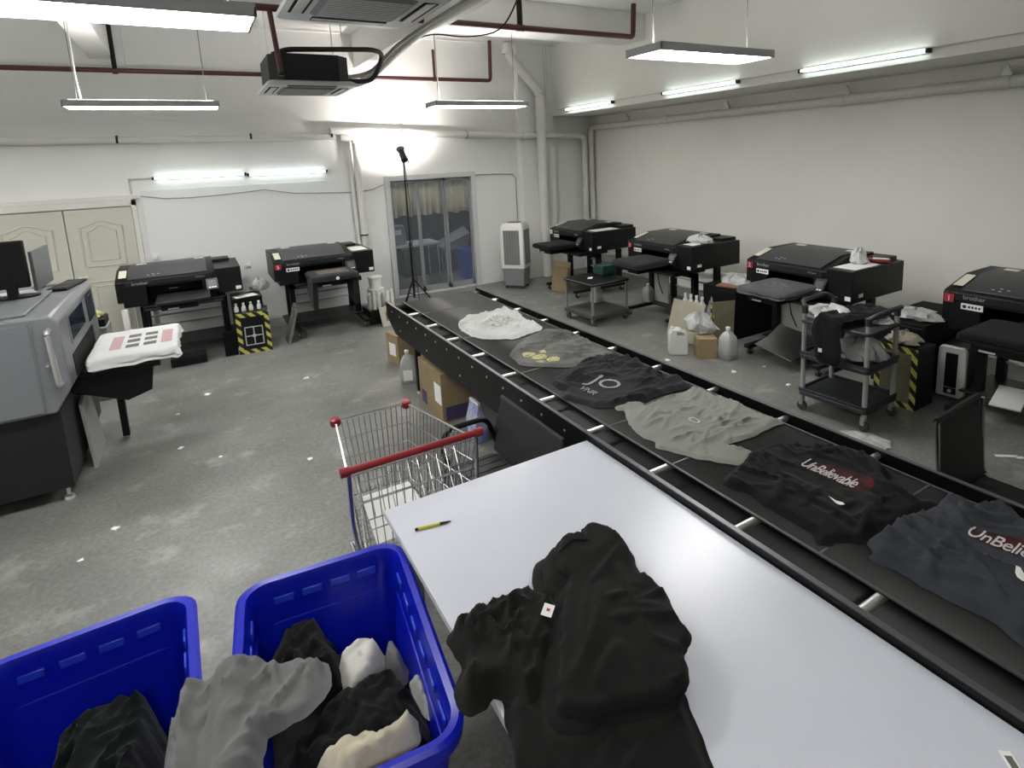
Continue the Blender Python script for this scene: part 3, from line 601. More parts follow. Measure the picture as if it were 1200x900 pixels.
c, o = shirt(S4, fabric('sage_grey_jersey', (.235, .245, .22), var=(5, .12)), 'pale sage grey plain t-shirt spread flat on the belt', 4, h=.006, crease=.75, fold=.030, ang=.25, scale=6, stretch=3.5, edge=.025, creases=92, cw=.007, jitter=.006, flat=[(2.10, 2.06, .06)])
ring(c, o, 2.10, 2.06, .022, .035, ink('pale_seam', (.5, .52, .48)), .006, 'emblem')
c, o = shirt(S5, fabric('black_jersey', (.0055, .0055, .006), var=(5, .3)), 'black t-shirt printed UnBelievable in white and red', 5, h=.012, crease=.75, fold=.045, ang=.9, scale=6, stretch=2.6, edge=.035, creases=80, spread=.7, flat=[(2.19, 1.34, .17)], jitter=.008)
RI = fabric('blurred_red_ink', (.09, .010, .013), var=(16, .7, (.006, .005, .0055))); WI = ink('white_ink', (.58, .55, .56))
c.print_on(o, 'red_glow_print', patch_mesh([(2.145, 1.45), (2.235, 1.43), (2.265, 1.32), (2.268, 1.22), (2.17, 1.205), (2.15, 1.32)]), RI, (0, 0), 0, .0015)
c.print_on(o, 'lettering', text_mesh('UnBelievable', .115, shear=.2, spacing=.86, subdiv=.02, xs=.455), WI, (2.137, 1.475), AX + .10, .003)
c.print_on(o, 'size_tag', patch_mesh([(2.005, 1.25), (2.012, 1.22), (2.002, 1.18), (1.985, 1.185), (1.995, 1.22)]), PAPER, (0, 0), 0, .004)
c, o = shirt(S6, fabric('blue_grey_jersey', (.040, .045, .054), var=(5, .3)), 'blue grey t-shirt printed UnBelievable in white and red', 6, h=.014, crease=.8, fold=.055, ang=1.2, scale=6, stretch=2.6, edge=.035, creases=72, spread=.6, flat=[(2.23, .76, .13)], jitter=.008)
c.print_on(o, 'red_glow_print', patch_mesh([(2.20, .84), (2.28, .82), (2.33, .70), (2.33, .62), (2.24, .60), (2.215, .72)]), RI, (0, 0), 0, .0015)
c.print_on(o, 'lettering', text_mesh('UnBelievable', .105, shear=.2, spacing=.92, subdiv=.02, xs=.58), WI, (2.197, .858), AX + .16, .003)
c.print_on(o, 'size_tag', patch_mesh([(2.09, .67), (2.09, .645), (2.06, .63), (2.06, .655)]), PAPER, (0, 0), 0, .004)

# ================================================================== WHITE TABLE
t = thing('work_table', 'big white topped work table pushed against the conveyor side', 'table', (0, 0, 0))
TZ = .775
bx('table_top', mat('white_laminate', (.58, .60, .67), .28, var=(2.5, .05)), t, .525, 1.560, -.75, 2.265, TZ - .028, TZ, .003)
bx('edge_strip', mat('laminate_edge', (.55, .56, .58), .5), t, .523, .525, -.75, 2.265, TZ - .026, TZ - .002, smooth=0)
for x in (.60, 1.49):
    for y in (-.6, 2.15): bx('leg', ALU, t, x - .025, x + .025, y - .025, y + .025, 0, TZ - .03, .003)
MB().box(.58, 1.50, 2.13, 2.16, .62, .66).build('apron', ALU, t)
t = thing('marker_pen', 'yellow marker pen with black cap lying on the white table', 'pen', (.60, 2.055, TZ + .006), math.radians(-12))
MB().tube([(0, 0, 0), (.085, 0, 0)], .0055, 10).build('barrel', mat('yellow_plastic', (.60, .52, .04), .4), t); MB().tube([(-.012, 0, 0), (0, 0, 0)], .0057, 10).build('end_plug', BLACK, t)
MB().tube([(.085, 0, 0), (.112, 0, 0), (.130, 0, 0)], .0062, 10, .002).build('cap', BLACK, t)
o = bx('paper_sticker', PAPER, None, -.02, .03, -.012, .014, 0, .0012); o.location = (1.455, .435, TZ); o.rotation_euler = (0, 0, .9); tag(o, 'small printed sticker left on the white table corner', 'sticker')
bx('print', mat('grey_ink', (.12, .13, .11), .7), o, -.012, .018, -.008, .008, .0012, .0016)

# ---- heap of black garments on the table
BJ = fabric('washed_black_jersey', (.0062, .0062, .0060), var=(4, .3)); BJ2 = fabric('worn_black_jersey', (.0105, .0105, .0098), var=(4, .35))
UNDER = [(.557,1.243),(.621,1.264),(.70,1.24),(.80,1.12),(.90,1.02),(.955,.97),(.905,.857),(.875,.792),(.829,.70),(.60,.70),(.449,.92),(.455,1.03),(.480,1.10),(.525,1.18)]
EDGE = .522
def over_table(x, y, z):
    if x >= EDGE: return (x, y, z)
    d = EDGE - x; rr = max(.004, z - TZ + .012)
    a = min(PI / 2, d / .03); return (EDGE - rr * math.sin(a) - .0, y, TZ + (z - TZ) * math.cos(a) - max(0, d - .03))
GH = 'black garments heaped on the white table'
cu = Cloth(UNDER, TZ, h=.03, edge=.05, fold=.035, ang=1.2, scale=8, seed=21, jitter=.01, creases=24); o = cu.build('black_garment', BJ, over_table); tag(o, 'black shirt at the bottom of the heap, sliding over the table edge', 't-shirt', GH)
LEFT = [(.487,1.479),(.510,1.502),(.572,1.515),(.649,1.513),(.726,1.505),(.766,1.511),(.800,1.486),(.811,1.433),(.831,1.397),(.82,1.33),(.76,1.26),(.685,1.19),(.618,1.126),(.578,1.079),(.544,1.119),(.546,1.193),(.520,1.231),(.496,1.216),(.443,1.223),(.431,1.269),(.448,1.319),(.482,1.351),(.485,1.418)]
cl = Cloth(LEFT, TZ, h=.045, edge=.05, fold=.05, ang=.75, scale=11, stretch=2.4, seed=22, jitter=.008, creases=80, cw=.0075, spread=.5, crease=.8); o = cl.build('black_garment', BJ2, lambda x, y, z: (x, y, z + .012)); tag(o, 'worn black shirt bunched up at the side of the folded stack', 't-shirt', GH)
MAIN = [(.898,1.566),(.938,1.602),(.988,1.605),(1.026,1.579),(1.057,1.616),(1.104,1.609),(1.129,1.556),(1.137,1.484),(1.119,1.407),(1.086,1.338),(1.076,1.290),(1.080,1.228),(1.069,1.153),(1.037,1.073),(1.029,1.020),(.992,.990),(.961,.979),(.934,.937),(.896,.90),(.82,.90),(.70,.95),(.645,.960),(.612,.975),(.575,1.016),(.572,1.041),(.597,1.084),(.691,1.223),(.739,1.285),(.802,1.360),(.858,1.423),(.849,1.460),(.876,1.522)]
mcx, mcy = .88, 1.22
for k in range(6):
    sc_ = 1.0 - .012 * k; ox, oy = .021 * k - .062 + .008 * math.sin(k * 2.1), .006 * math.cos(k * 1.7) + .004 * k
    P = [(mcx + (x - mcx) * sc_ + ox, mcy + (y - mcy) * sc_ + oy) for x, y in MAIN]
    z = TZ + .018 + k * .011
    c = Cloth(P, z, h=.012, edge=.014, fold=.006 if k < 5 else .042, ang=.15 if k == 5 else .75, scale=5, stretch=3., seed=30 + k, jitter=.008, creases=0 if k < 4 else 26, crease=.5, spread=.55, clen=(.15, .45), cw=.010, step=.012 if k > 3 else .02)
    o = c.build('folded_shirt', BJ if k % 2 else BJ2 if k < 4 else BJ)
    tag(o, ('lowest black shirt of the folded stack on the white table', 'second black shirt from the bottom of the folded stack', 'third black shirt from the bottom of the folded stack', 'third black shirt from the top of the folded stack', 'black shirt just under the top one of the folded stack', 'black shirt on top of the folded stack on the white table')[k], 't-shirt', GH)
cm = c
c.print_on(o, 'collar', patch_mesh([(.93, 1.56), (1.0, 1.575), (1.05, 1.54), (1.04, 1.52), (.99, 1.545), (.93, 1.53)]), BJ2, (0, 0), 0, .005)
o = bx('size_tag', PAPER, None, -.02, .02, -.016, .016, 0, .0015); o.location = (.745, 1.312, TZ + .112); o.rotation_euler = (.1, -.15, .7); tag(o, 'small white size sticker on the black folded stack', 'tag'); bx('print', mat('red_ink', (.4, .06, .05), .7), o, -.004, .006, -.006, .004, .0015, .0018)

# ================================================================== BLUE BINS
BLUE = mat('blue_polypropylene', (.003, .010, .42), .28, spec=.5)
LIT_RIB = mat('lit_blue_rib', (.022, .055, .60), .3)  # lighter blue paints in the bright light dashes along the inner walls
def bin_(loc, rz, L, W, Z, label):
    t = thing('laundry_bin', label, 'bin', loc, rz)
    R = lambda x0, x1, y0, y1, r, z: [(x, y, z) for x, y in rrect(x0, x1, y0, y1, r, 6)]
    a, b = W / 2, L / 2
    MB().loft([R(-a + .10, a - .10, -b + .10, b - .10, .07, .12), R(-a + .03, a - .03, -b + .03, b - .03, .09, Z - .05), R(-a, a, -b, b, .10, Z - .05), R(-a - .004, a + .004, -b - .004, b + .004, .10, Z - .01), R(-a + .008, a - .008, -b + .008, b - .008, .095, Z), R(-a + .028, a - .028, -b + .028, b - .028, .08, Z - .004), R(-a + .036, a - .036, -b + .036, b - .036, .075, Z - .03),
               R(-a + .042, a - .042, -b + .042, b - .042, .07, Z - .16), R(-a + .05, a - .05, -b + .05, b - .05, .07, Z - .165), R(-a + .115, a - .115, -b + .115, b - .115, .06, .14)], True, True).build('tub', BLUE, t, smooth=40)
    for k in range(6):
        y = -b + .16 + k * (L - .32) / 5
        for s in (-1, 1): MB().box(s * (a - .043) - .004, s * (a - .043) + .004, y - .035, y + .035, Z - .09, Z - .062).build('lit_wall_rib', LIT_RIB, t, .003)
    for k in range(4):
        x = -a + .15 + k * (W - .30) / 3
        for s in (-1, 1): MB().box(x - .035, x + .035, s * (b - .043) - .004, s * (b - .043) + .004, Z - .09, Z - .062).build('lit_wall_rib', LIT_RIB, t, .003)
    for sx in (-1, 1):
        for sy in (-1, 1):
            cs = MB().tube([(sx * (a - .17), sy * (b - .17) - .014, .045), (sx * (a - .17), sy * (b - .17) + .014, .045)], .045, 14).build('caster', RUBBER, t); bx('fork', ALU, cs, sx * (a - .17) - .02, sx * (a - .17) + .02, sy * (b - .17) - .022, sy * (b - .17) + .022, .07, .12)
    return t
BZ = .68
bin_((-.467, 1.88, 0), math.radians(1.5), .93, .62, BZ, 'blue plastic laundry bin holding a single dark green garment')
bin_((.218, 1.765, 0), math.radians(-6), .93, .60, BZ, 'blue plastic laundry bin heaped with black, grey and white garments')
GB = 'garments heaped in the blue bin'
def g(poly, z0, m, label, seed, bendfn=None, grp=GB, **k):
    c = Cloth(poly, z0, seed=seed, jitter=.01, creases=60, cw=.009, spread=.6, crease=.62, **k); o = c.build('garment', m, bendfn); tag(o, label, 'garment', grp); return c, o
fill = [(-.03,2.08),(.10,2.12),(.30,2.10),(.42,2.04),(.45,1.8),(.42,1.5),(.36,1.40),(.14,1.42),(.02,1.52),(-.02,1.8)]
cf, _ = g(fill, .30, BJ2, 'dark garments lying at the bottom of the full blue bin', 40, h=.10, edge=.08, fold=.05, ang=.4, scale=7)
BD = [(-.011,2.028),(.005,2.101),(.067,2.149),(.133,2.18),(.193,2.17),(.244,2.139),(.26,2.044),(.275,1.986),(.264,1.893),(.228,1.817),(.16,1.83),(.06,1.87),(.0,1.93)]
c1, _ = g(BD, .40, BJ, 'black garment heaped against the back of the full bin', 41, h=.08, edge=.07, fold=.08, ang=.9, scale=9, dome=.05)
BWH = [(.225,1.936),(.252,1.975),(.313,1.985),(.372,1.977),(.405,1.92),(.39,1.87),(.352,1.825),(.303,1.789),(.245,1.782),(.225,1.86)]
g(BWH, .41, fabric('cream_white_jersey', (.62, .61, .56), var=(6, .15)), 'white garment showing between the black ones in the bin', 42, h=.07, edge=.04, fold=.045, ang=.8, scale=12)
g([(.43,1.73),(.47,1.72),(.475,1.67),(.47,1.608),(.455,1.548),(.43,1.58),(.42,1.66)], .46, fabric('pale_grey_jersey', (.33, .34, .33)), 'pale grey sleeve tucked along the side wall of the bin', 44, h=.035, edge=.03, fold=.03, ang=1.5, scale=16)
g([(.37,1.86),(.40,1.93),(.44,1.94),(.46,1.86),(.44,1.79),(.40,1.80)], .40, fabric('mid_grey_jersey', (.17, .17, .18)), 'grey garment corner behind the big black shirt in the bin', 48, h=.07, edge=.03, fold=.04, ang=1.5, scale=12)
BB = [(.094,1.719),(.110,1.766),(.143,1.772),(.185,1.772),(.259,1.785),(.318,1.798),(.383,1.803),(.425,1.747),(.445,1.650),(.450,1.565),(.440,1.478),(.40,1.421),(.340,1.405),(.250,1.40),(.16,1.42),(.09,1.44),(.02,1.50),(-.01,1.60),(.02,1.68)]
c3, _ = g(BB, .42, BJ, 'large black shirt across the top of the full bin', 43, h=.08, edge=.07, fold=.075, ang=.7, scale=8, stretch=2.8, dome=.06)
BG = [(-.30,1.721),(-.28,1.80),(-.22,1.857),(-.143,1.887),(-.090,1.885),(-.026,1.885),(.029,1.861),(.091,1.836),(.125,1.828),(.150,1.801),(.186,1.766),(.190,1.697),(.155,1.646),(.102,1.617),(.041,1.606),(-.005,1.590),(-.028,1.50),(-.06,1.42),(-.12,1.40),(-.22,1.44),(-.30,1.54),(-.31,1.635)]
RIMX = -.085
def over_rim(x, y, z):
    rx = RIMX - .105 * (y - 1.765) * -1 - .01
    if x >= rx: return (x, y, z - .05 * sstep((x - rx - .02) / .12))
    d = rx - x
    if d < .10: return (x, y, z + .008 - .045 * math.sin(PI * d / .10))
    return (rx - .10 - .5 * (d - .10), y, z + .008 - .85 * (d - .10))
g(BG, BZ + .004, fabric('grey_fleece', (.165, .167, .165), var=(5, .2)), 'grey garment hanging over the rim of the full blue bin', 45, over_rim, h=.016, edge=.035, fold=.06, ang=1.15, scale=9, stretch=2.6)
BC = [(.085,1.491),(.136,1.499),(.171,1.519),(.208,1.509),(.240,1.512),(.290,1.485),(.367,1.488),(.376,1.441),(.360,1.405),(.304,1.402),(.260,1.405),(.210,1.390),(.178,1.375),(.099,1.40)]
g(BC, .575, fabric('cream_jersey', (.54, .50, .38), var=(9, .3)), 'cream garment twisted near the end of the full bin', 46, h=.03, edge=.03, fold=.06, ang=.4, scale=14, stretch=2.2)
g([(.170,1.396),(.225,1.393),(.33,1.382),(.31,1.335),(.209,1.34),(.150,1.357)], .57, fabric('taupe_jersey', (.16, .145, .12)), 'taupe garment at the near end of the full bin', 47, h=.03, edge=.03, fold=.03, ang=.2, scale=10)
B1 = [(-.62,2.02),(-.61,2.13),(-.56,2.203),(-.515,2.243),(-.48,2.26),(-.42,2.26),(-.36,2.24),(-.30,2.20),(-.26,2.13),(-.255,2.0),(-.265,1.886),(-.29,1.75),(-.35,1.62),(-.55,1.60),(-.62,1.75)]
cg, _ = g(B1, .22, fabric('dark_green_fleece', (.0035, .0065, .005), var=(4, .3)), 'dark green garment crumpled in the nearly empty blue bin', 49, h=.23, edge=.09, fold=.09, ang=.8, scale=7, dome=.06, grp='garment in the second bin')

# ================================================================== GARMENT PRINTERS
def printer(loc, rz, sx, label, badge=None, red=True, papers=(), plate=True, sheet_lid=True):
    t = thing('garment_printer', label, 'printer', loc, rz, 'black garment printers on stands', scale=(sx, 1, 1))
    full = [(.0, .70), (.0, .985), (.02, 1.0), (.36, 1.085), (.80, 1.085), (.80, .68), (.06, .68)]
    mid = [(.0, .905), (.0, .985), (.02, 1.0), (.36, 1.085), (.80, 1.085), (.80, .68), (.45, .68), (.45, .905)]
    mb = MB(); mb.prism(full, 'x', .05, .27); mb.prism([(.0, .76)] + full[1:-2] + [(.80, .74), (.06, .74)], 'x', 0, .05); mb.prism(mid, 'x', .27, .80); mb.prism(full, 'x', .80, .93)
    body = mb.build('body', BLACK, t, .006)
    ld_ = MB().prism([(.03, 1.004), (.36, 1.087), (.74, 1.088), (.74, 1.097), (.36, 1.097), (.03, 1.014)], 'x', .11, .86).build('lid', LIDM, t, .004)
    MB().prism([(-.006, .93), (-.006, .985), (.004, .992), (.004, .93)], 'x', .09, .90).build('front_strip', DKGREY, t, .002)
    text('lettering', 'brother', .048, mat('silver_ink', (.32, .33, .33), .4), t, (.145, -.0075, .945), FRONT)
    text('lettering', 'GTXpro', .026, mat('dim_silver_ink', (.30, .31, .31), .4), t, (.74, -.0075, .95), FRONT)
    if plate:
        pl = bx('name_plate', PAPER, t, .135, .285, -.007, -.0, .865, .912); lg = MB().lathe([(.014, 0), (.014, .002)], 12, (0, 0, 0)).build('logo', mat('black_ink', (.03, .03, .03), .6), pl); lg.location = (.16, -.008, .888); lg.rotation_euler = FRONT
        for i in range(4): bx('glyph', MATS['black_ink'], pl, .185 + i * .023, .200 + i * .023, -.0085, -.007, .880, .897)
    if badge:
        bd = bx('number_badge', mat('red_sticker', (.32, .02, .03), .5) if red else PAPER, t, .012, .082, -.008, 0, .905, .972, .002)
        text('lettering', badge, .062, PAPER if red else BLACK, bd, (.032, -.0095, .917), FRONT)
    # lid marks
    sl_ = (1.085 - 1.0) / .34
    def on_lid(y): return 1.0165 + (y - .03) * (1.097 - 1.014) / .33
    for dx, dy in ((.30, .10), (.345, .13), (.35, .085), (.395, .115)):
        o = MB().lathe([(.012, 0), (.012, .002)], 10, (dx, dy, on_lid(dy) - .003)).build('indicator_dot', WHITEP, ld_)
    if sheet_lid: MB().mesh([(.03, .08, on_lid(.08) + .001), (.10, .08, on_lid(.08) + .001), (.10, .30, on_lid(.30) + .001), (.03, .30, on_lid(.30) + .001)], [(0, 1, 2, 3)]).build('warning_label', mat('cream_label', (.62, .61, .52), .6), t, smooth=0)
    for xx in (.22, .80): bx('hinge_clip', WHITEP, ld_, xx - .05, xx + .05, .60, .66, 1.096, 1.104, .003)
    # control panel
    cp = MB().prism([(-.09, .80), (-.075, .815), (.01, .93), (.01, .74), (-.02, .74)], 'x', .835, .955).build('control_panel', DKGREY, t, .004)
    MB().mesh([(.855, -.066, .8335), (.935, -.066, .8335), (.935, -.02, .896), (.855, -.02, .896)], [(0, 1, 2, 3)]).build('display', mat('panel_screen', (.05, .055, .06), .45), cp, smooth=0)
    for i in range(3): MB().mesh([(.858 + i * .028, -.078, .817), (.878 + i * .028, -.078, .817), (.878 + i * .028, -.070, .828), (.858 + i * .028, -.070, .828)], [(0, 1, 2, 3)]).build('button', WHITEP, cp, smooth=0)
    # side ink box
    ib = bx('ink_box', BLACK, t, .93, 1.20, .0, .86, .72, 1.025, .008)
    bx('side_label', PAPER, ib, 1.198, 1.2025, .10, .17, .765, .80); bx('front_label', PAPER, ib, 1.13, 1.185, -.003, .001, .745, .785)
    bx('rear_hood', BLACK, t, .30, 1.12, .62, .88, .80, 1.06, .01)
    # platen carriage
    bx('carriage', BLACK, t, .40, .74, -.46, .45, .69, .745, .008)
    bx('front_beam', BLACK, t, .22, 1.0, -.10, .45, .64, .70, .006)
    bx('guide_rail', RAILT, t, .24, .98, -.108, -.10, .655, .665)
    pt = MB().prism(rrect(.36, .86, -.55, -.01, .03), 'z', .765, .80).build('platen', DKGREY, t, .004)
    bx('platen_stem', ALU, t, .55, .65, -.35, -.25, .745, .765)
    bx('lever', WHITEP, t, .46, .56, -.468, -.46, .70, .712)
    for i, (x0, x1, y0, y1, z, tilt) in enumerate(papers):
        p = bx('paper_sheet', PAPER, t, x0, x1, y0, y1, z, z + .002, smooth=0)
    return t
def stand(loc, rz, sx, label):
    t = thing('printer_stand', label, 'stand', loc, rz, 'black steel printer stands', scale=(sx, 1, 1))
    for x in (.20, 1.0):
        bx('post', BLACK, t, x - .03, x + .03, .22, .30, .12, .64, .004); bx('post', BLACK, t, x - .03, x + .03, .62, .70, .12, .68, .004)
        bx('foot_rail', BLACK, t, x - .035, x + .035, -.22, .78, .08, .12, .006)
        for y in (-.16, .70):
            cs = MB().tube([(x - .014, y, .035), (x + .014, y, .035)], .035, 12).build('caster', RUBBER, t); bx('fork', ALU, cs, x - .022, x + .022, y - .012, y + .03, .04, .08)
    bx('shelf', DKGREY, t, .10, 1.10, .15, .72, .125, .14, .003)
    for z in (.30, .42): MB().tube([(.20, .66, z), (1.0, .66, z)], .012, 8).build('cross_bar', ALU, t)
    bx('cross_beam', BLACK, t, .17, 1.03, .22, .30, .58, .64, .004)
    return t
RZ = -PI / 2; PG = 'garments on the printer platens'
def loaf(name, m, x0, x1, y0, y1, zt, h, label, cat, group, seed, loc, rz, lump=.012, hang=0., parent=None, tagit=True):
    """a shirt pulled over a platen: rounded slab with gathered sides"""
    n = 26; mb = MB(); R = []
    ring0 = rrect(x0, x1, y0, y1, .05, 8)
    cx, cy = (x0 + x1) / 2, (y0 + y1) / 2
    lev = [(.70, -h - hang, .9), (.98, -h * .97 - hang, 1.2), (1.05, -h * .82, 1.3), (1.02, -h * .66, 1.2), (1.04, -h * .48, 1.1), (1.02, -h * .30, .8), (1.01, -h * .15, .55), (.995, -.006, .3), (.96, 0, .12), (.80, .003, .10), (.5, .004, .08), (.2, .004, .05)]
    ring0 = [tuple(Vector(ring0[i]).lerp(Vector(ring0[(i + 1) % len(ring0)]), t_)) for i in range(len(ring0)) for t_ in ([j / 8 for j in range(8)] if (Vector(ring0[i]) - Vector(ring0[(i + 1) % len(ring0)])).length > .1 else [0])]
    for k, dz, nz in lev:
        ring_ = []
        for (x, y) in ring0:
            q = noise.noise((x * 14, y * 14, seed + dz * 9)) + .6 * noise.noise((x * 33, y * 33, seed + dz * 30))
            kk = k + q * lump * 3.2 * nz
            ring_.append((cx + (x - cx) * kk, cy + (y - cy) * kk, zt + dz + lump * nz * noise.noise((x * 20, y * 20, seed + k * 9))))
        R.append(ring_)
    o = mb.loft(R, True, True).build(name, m, parent, smooth=50)
    if parent is None: o.location = loc; o.rotation_euler = (0, 0, rz)
    if tagit: tag(o, label, cat, group)
    return o
GRJ = fabric('mid_grey_marl', (.085, .088, .088), var=(5, .3)); DGJ = fabric('dark_grey_marl', (.026, .027, .028), var=(5, .3)); BLJ = fabric('black_marl', (.006, .006, .0065))
spots = [('1', (5.1, 2.28, 0), 'black garment printer standing over the white computer tower', 'black steel stand beside the white computer tower', 'red'),
         ('2', (5.1, 4.23, 0), 'black garment printer with a tissue on top, behind the service trolley', 'black steel stand with a bent metal sheet behind the service trolley', 'red'),
         ('3', (5.1, 6.25, 0), 'black garment printer with a rag on top, behind the white jugs', 'black steel stand with jugs and leaning boards around it', 'red'),
         ('4', (5.1, 8.30, 0), 'black garment printer in the room corner beside the drain pipe', 'black steel stand under the room corner printer', 'white')]
for b, loc, la, lb, kind in spots:
    pp = {'1': (), '2': ((.95, 1.17, .08, .5, 1.0265, 0),), '3': ((.94, 1.12, .10, .48, 1.0265, 0),), '4': ((.94, 1.16, .10, .55, 1.0265, 0),)}[b]
    pr = printer(loc, RZ, 1., la, b, kind == 'red', pp)
    if b == '4': MB().lathe([(.012, 0), (.012, .008)], 12, (.40, -.545, .803)).build('status_light', mat('green_light', (.1, .6, .25), .4, emit=((.15, 1, .4), 2.5)), pr)
    stand(loc, RZ, 1., lb)
printer((-.86, 8.0, 0), 0, 1.06, 'black garment printer with a bare platen next to the cream door', None, papers=((.48, .56, -.0065, -.006, .86, 0),), plate=False); stand((-.86, 8.0, 0), 0, 1.06, 'black steel stand under the printer by the cream door')
printer((.79, 8.05, 0), 0, 1.06, 'black garment printer with a red badge beside the glass door', '5', True, ((.96, 1.16, .1, .5, 1.0265, 0),)); stand((.79, 8.05, 0), 0, 1.06, 'black steel stand under the printer by the glass door')
o = loaf('platen_shirt', GRJ, .35, .88, -.56, .0, .846, .075, 'grey printed t-shirt pulled over the platen behind the service trolley', 't-shirt', PG, 2, (5.1, 4.23, 0), RZ)
bx('print', fabric('dark_print', (.04, .042, .042), var=(24, .8, (.15, .155, .15))), o, .50, .72, -.40, -.18, .8515, .8525, smooth=0)
loaf('platen_shirt', DGJ, .35, .88, -.56, .0, .846, .075, 'dark grey t-shirt pulled over the platen behind the white jugs', 't-shirt', PG, 5, (5.1, 6.25, 0), RZ)
loaf('platen_shirt', BLJ, .35, .88, -.56, .0, .836, .06, 'black t-shirt pulled over the corner printer platen', 't-shirt', PG, 8, (5.1, 8.30, 0), RZ, .006)
loaf('platen_shirt', BLJ, .35, .88, -.56, .0, .836, .06, 'black t-shirt pulled over the platen beside the computer tower', 't-shirt', PG, 9, (5.1, 2.28, 0), RZ, .006)
o = loaf('platen_shirt', DGJ, .37, .93, -.55, .0, .842, .07, 'dark t-shirt with sleeves hanging down from the glass door printer platen', 't-shirt', PG, 11, (.79, 8.05, 0), 0)
for xx in (.375, .88):
    MB().loft([[(xx, -.48, .80), (xx + .05, -.48, .80), (xx + .05, -.05, .80), (xx, -.05, .80)], [(xx - .015, -.46, .62), (xx + .05, -.46, .62), (xx + .05, -.08, .62), (xx - .015, -.08, .62)], [(xx - .01, -.42, .40), (xx + .04, -.43, .40), (xx + .05, -.16, .42), (xx, -.15, .42)]]).build('sleeve', DGJ, o, smooth=60)
mk = MB().lathe([(.022, 0), (.022, .003)], 12, (0, 0, 0)).build('white_mark', PAPER, o); mk.location = (.66, -.568, .80); mk.rotation_euler = FRONT
bx('print', fabric('copper_print', (.20, .15, .13), var=(18, .6, (.05, .05, .05))), o, .46, .84, -.42, -.14, .8475, .8485, smooth=0)

# things lying on the printers
def crumple(name, m, loc, r, h, label, cat, seed, sx=1., sy=1., group=None, rz=0.):
    mb = MB(); R = []
    for i, (k, z) in enumerate(((.85, 0), (1.05, .18), (1., .5), (.75, .8), (.35, 1.), (.05, 1.02))):
        R.append([(r * sx * k * math.cos(a) * (1 + .55 * noise.noise((math.cos(a) * 2.2 + seed, math.sin(a) * 2.2, z * 2.5))), r * sy * k * math.sin(a) * (1 + .55 * noise.noise((math.cos(a) * 2.2, math.sin(a) * 2.2 + seed, z * 2.5 + 4))), h * z * (1 + .5 * noise.noise((math.cos(a) * 2.5, math.sin(a) * 2.5, seed + z)) * (i > 0))) for a in [2 * PI * j / 22 for j in range(22)]])
    o = mb.loft(R).build(name, m, None, smooth=30); o.location = loc; o.rotation_euler = (0, 0, rz); return tag(o, label, cat, group)
TIS = fabric('white_rag', (.60, .61, .60), var=(9, .15)); BAG = mat('translucent_bag', (.50, .51, .50), .25, var=(12, .35), bump=(40, .8, .01), coat=.3)
crumple('cleaning_rag', TIS, (5.45, 5.25, 1.03), .13, .09, 'white cleaning rag left on top of the printer behind the jugs', 'rag', 3, 1., 1.3)
crumple('cleaning_rag', TIS, (5.50, 3.22, 1.03), .075, .13, 'crumpled white tissue on top of the printer behind the trolley', 'tissue', 4)
o = bx('marker_tray', mat('dark_red_plastic', (.22, .03, .03), .4), None, -.05, .05, -.10, .10, 0, .03, .006); o.location = (5.72, 3.15, 1.027); o.rotation_euler = (0, 0, .4); tag(o, 'small dark red case on top of the printer behind the trolley', 'case')
bx('paper', PAPER, o, -.03, .03, -.09, .05, .03, .034)
o = bx('waste_box', mat('dark_green_plastic', (.01, .045, .032), .4), None, -.12, .12, -.10, .10, 0, .13, .01); o.location = (4.72, 6.28, .572); tag(o, 'dark green box with a rag on the low steel trolley end', 'box')

# ================================================================== GREY FLATBED MACHINE
MG = mat('machine_grey', (.19, .20, .212), .42, var=(2, .06)); MGD = mat('machine_dark_grey', (.15, .16, .17), .45)
t = thing('flatbed_printer', 'big grey and black industrial flatbed printer with two monitors on top', 'printer', (0, 0, 0))
MB().prism([(-2.5, .10), (-.93, .10), (-.93, .66), (-2.5, .66)], 'y', 4.86, 6.32).build('base', mat('machine_black', (.008, .0085, .0095), .45), t, .008)
body = MB().prism([(-2.55, .66), (-.935, .66), (-.835, .82), (-.845, 1.27), (-.885, 1.315), (-2.55, 1.315)], 'y', 4.80, 6.32).build('body', MG, t, .012)
bx('side_door', MG, t, -2.1, -.985, 4.79, 4.80, .68, 1.28, .003)
MB().box(-1.0, -.99, 4.787, 4.795, .68, 1.29).build('door_seam', MGD, t, smooth=0)
MB().box(-2.5, -1.02, 4.9, 6.0, 1.315, 1.335).build('top_cover', MG, t, .006)
MB().tube(bend([(-.90, 4.795, 1.225), (-.90, 4.735, 1.225), (-.885, 4.735, .86), (-.885, 4.795, .86)], .04), .017, 10).build('handle', SILVER, t)
MB().tube(bend([(-.93, 4.795, 1.0), (-.93, 4.75, 1.0)], .01), .01, 8).build('lock', SILVER, t)
def face(name, m, y0, y1, z0, z1, th=.004, par=t):
    k = (.845 - .835) / (1.27 - .82); X = lambda z: -.835 - (z - .82) * k
    return MB().mesh([(X(z) + dx, y, z) for dx in (-.01, th) for z in (z0, z1) for y in (y0, y1)], [(0, 1, 3, 2), (4, 6, 7, 5), (0, 4, 5, 1), (2, 3, 7, 6), (0, 2, 6, 4), (1, 5, 7, 3)]).build(name, m, par, .002)
fr = face('window_bezel', MGD, 5.08, 5.74, 1.045, 1.255); face('viewing_window', mat('machine_window', (.02, .03, .05), .08), 5.12, 5.70, 1.065, 1.235, .007, fr)
fr = face('screen_bezel', BLACK, 5.90, 6.22, 1.02, 1.245); face('screen', mat('machine_screen', (.06, .08, .10), .12), 5.94, 6.18, 1.05, 1.22, .007, fr)
face('platen_slot', BLACKM, 5.02, 5.98, .83, .985)
face('button_plate', MGD, 6.02, 6.14, .86, .96)
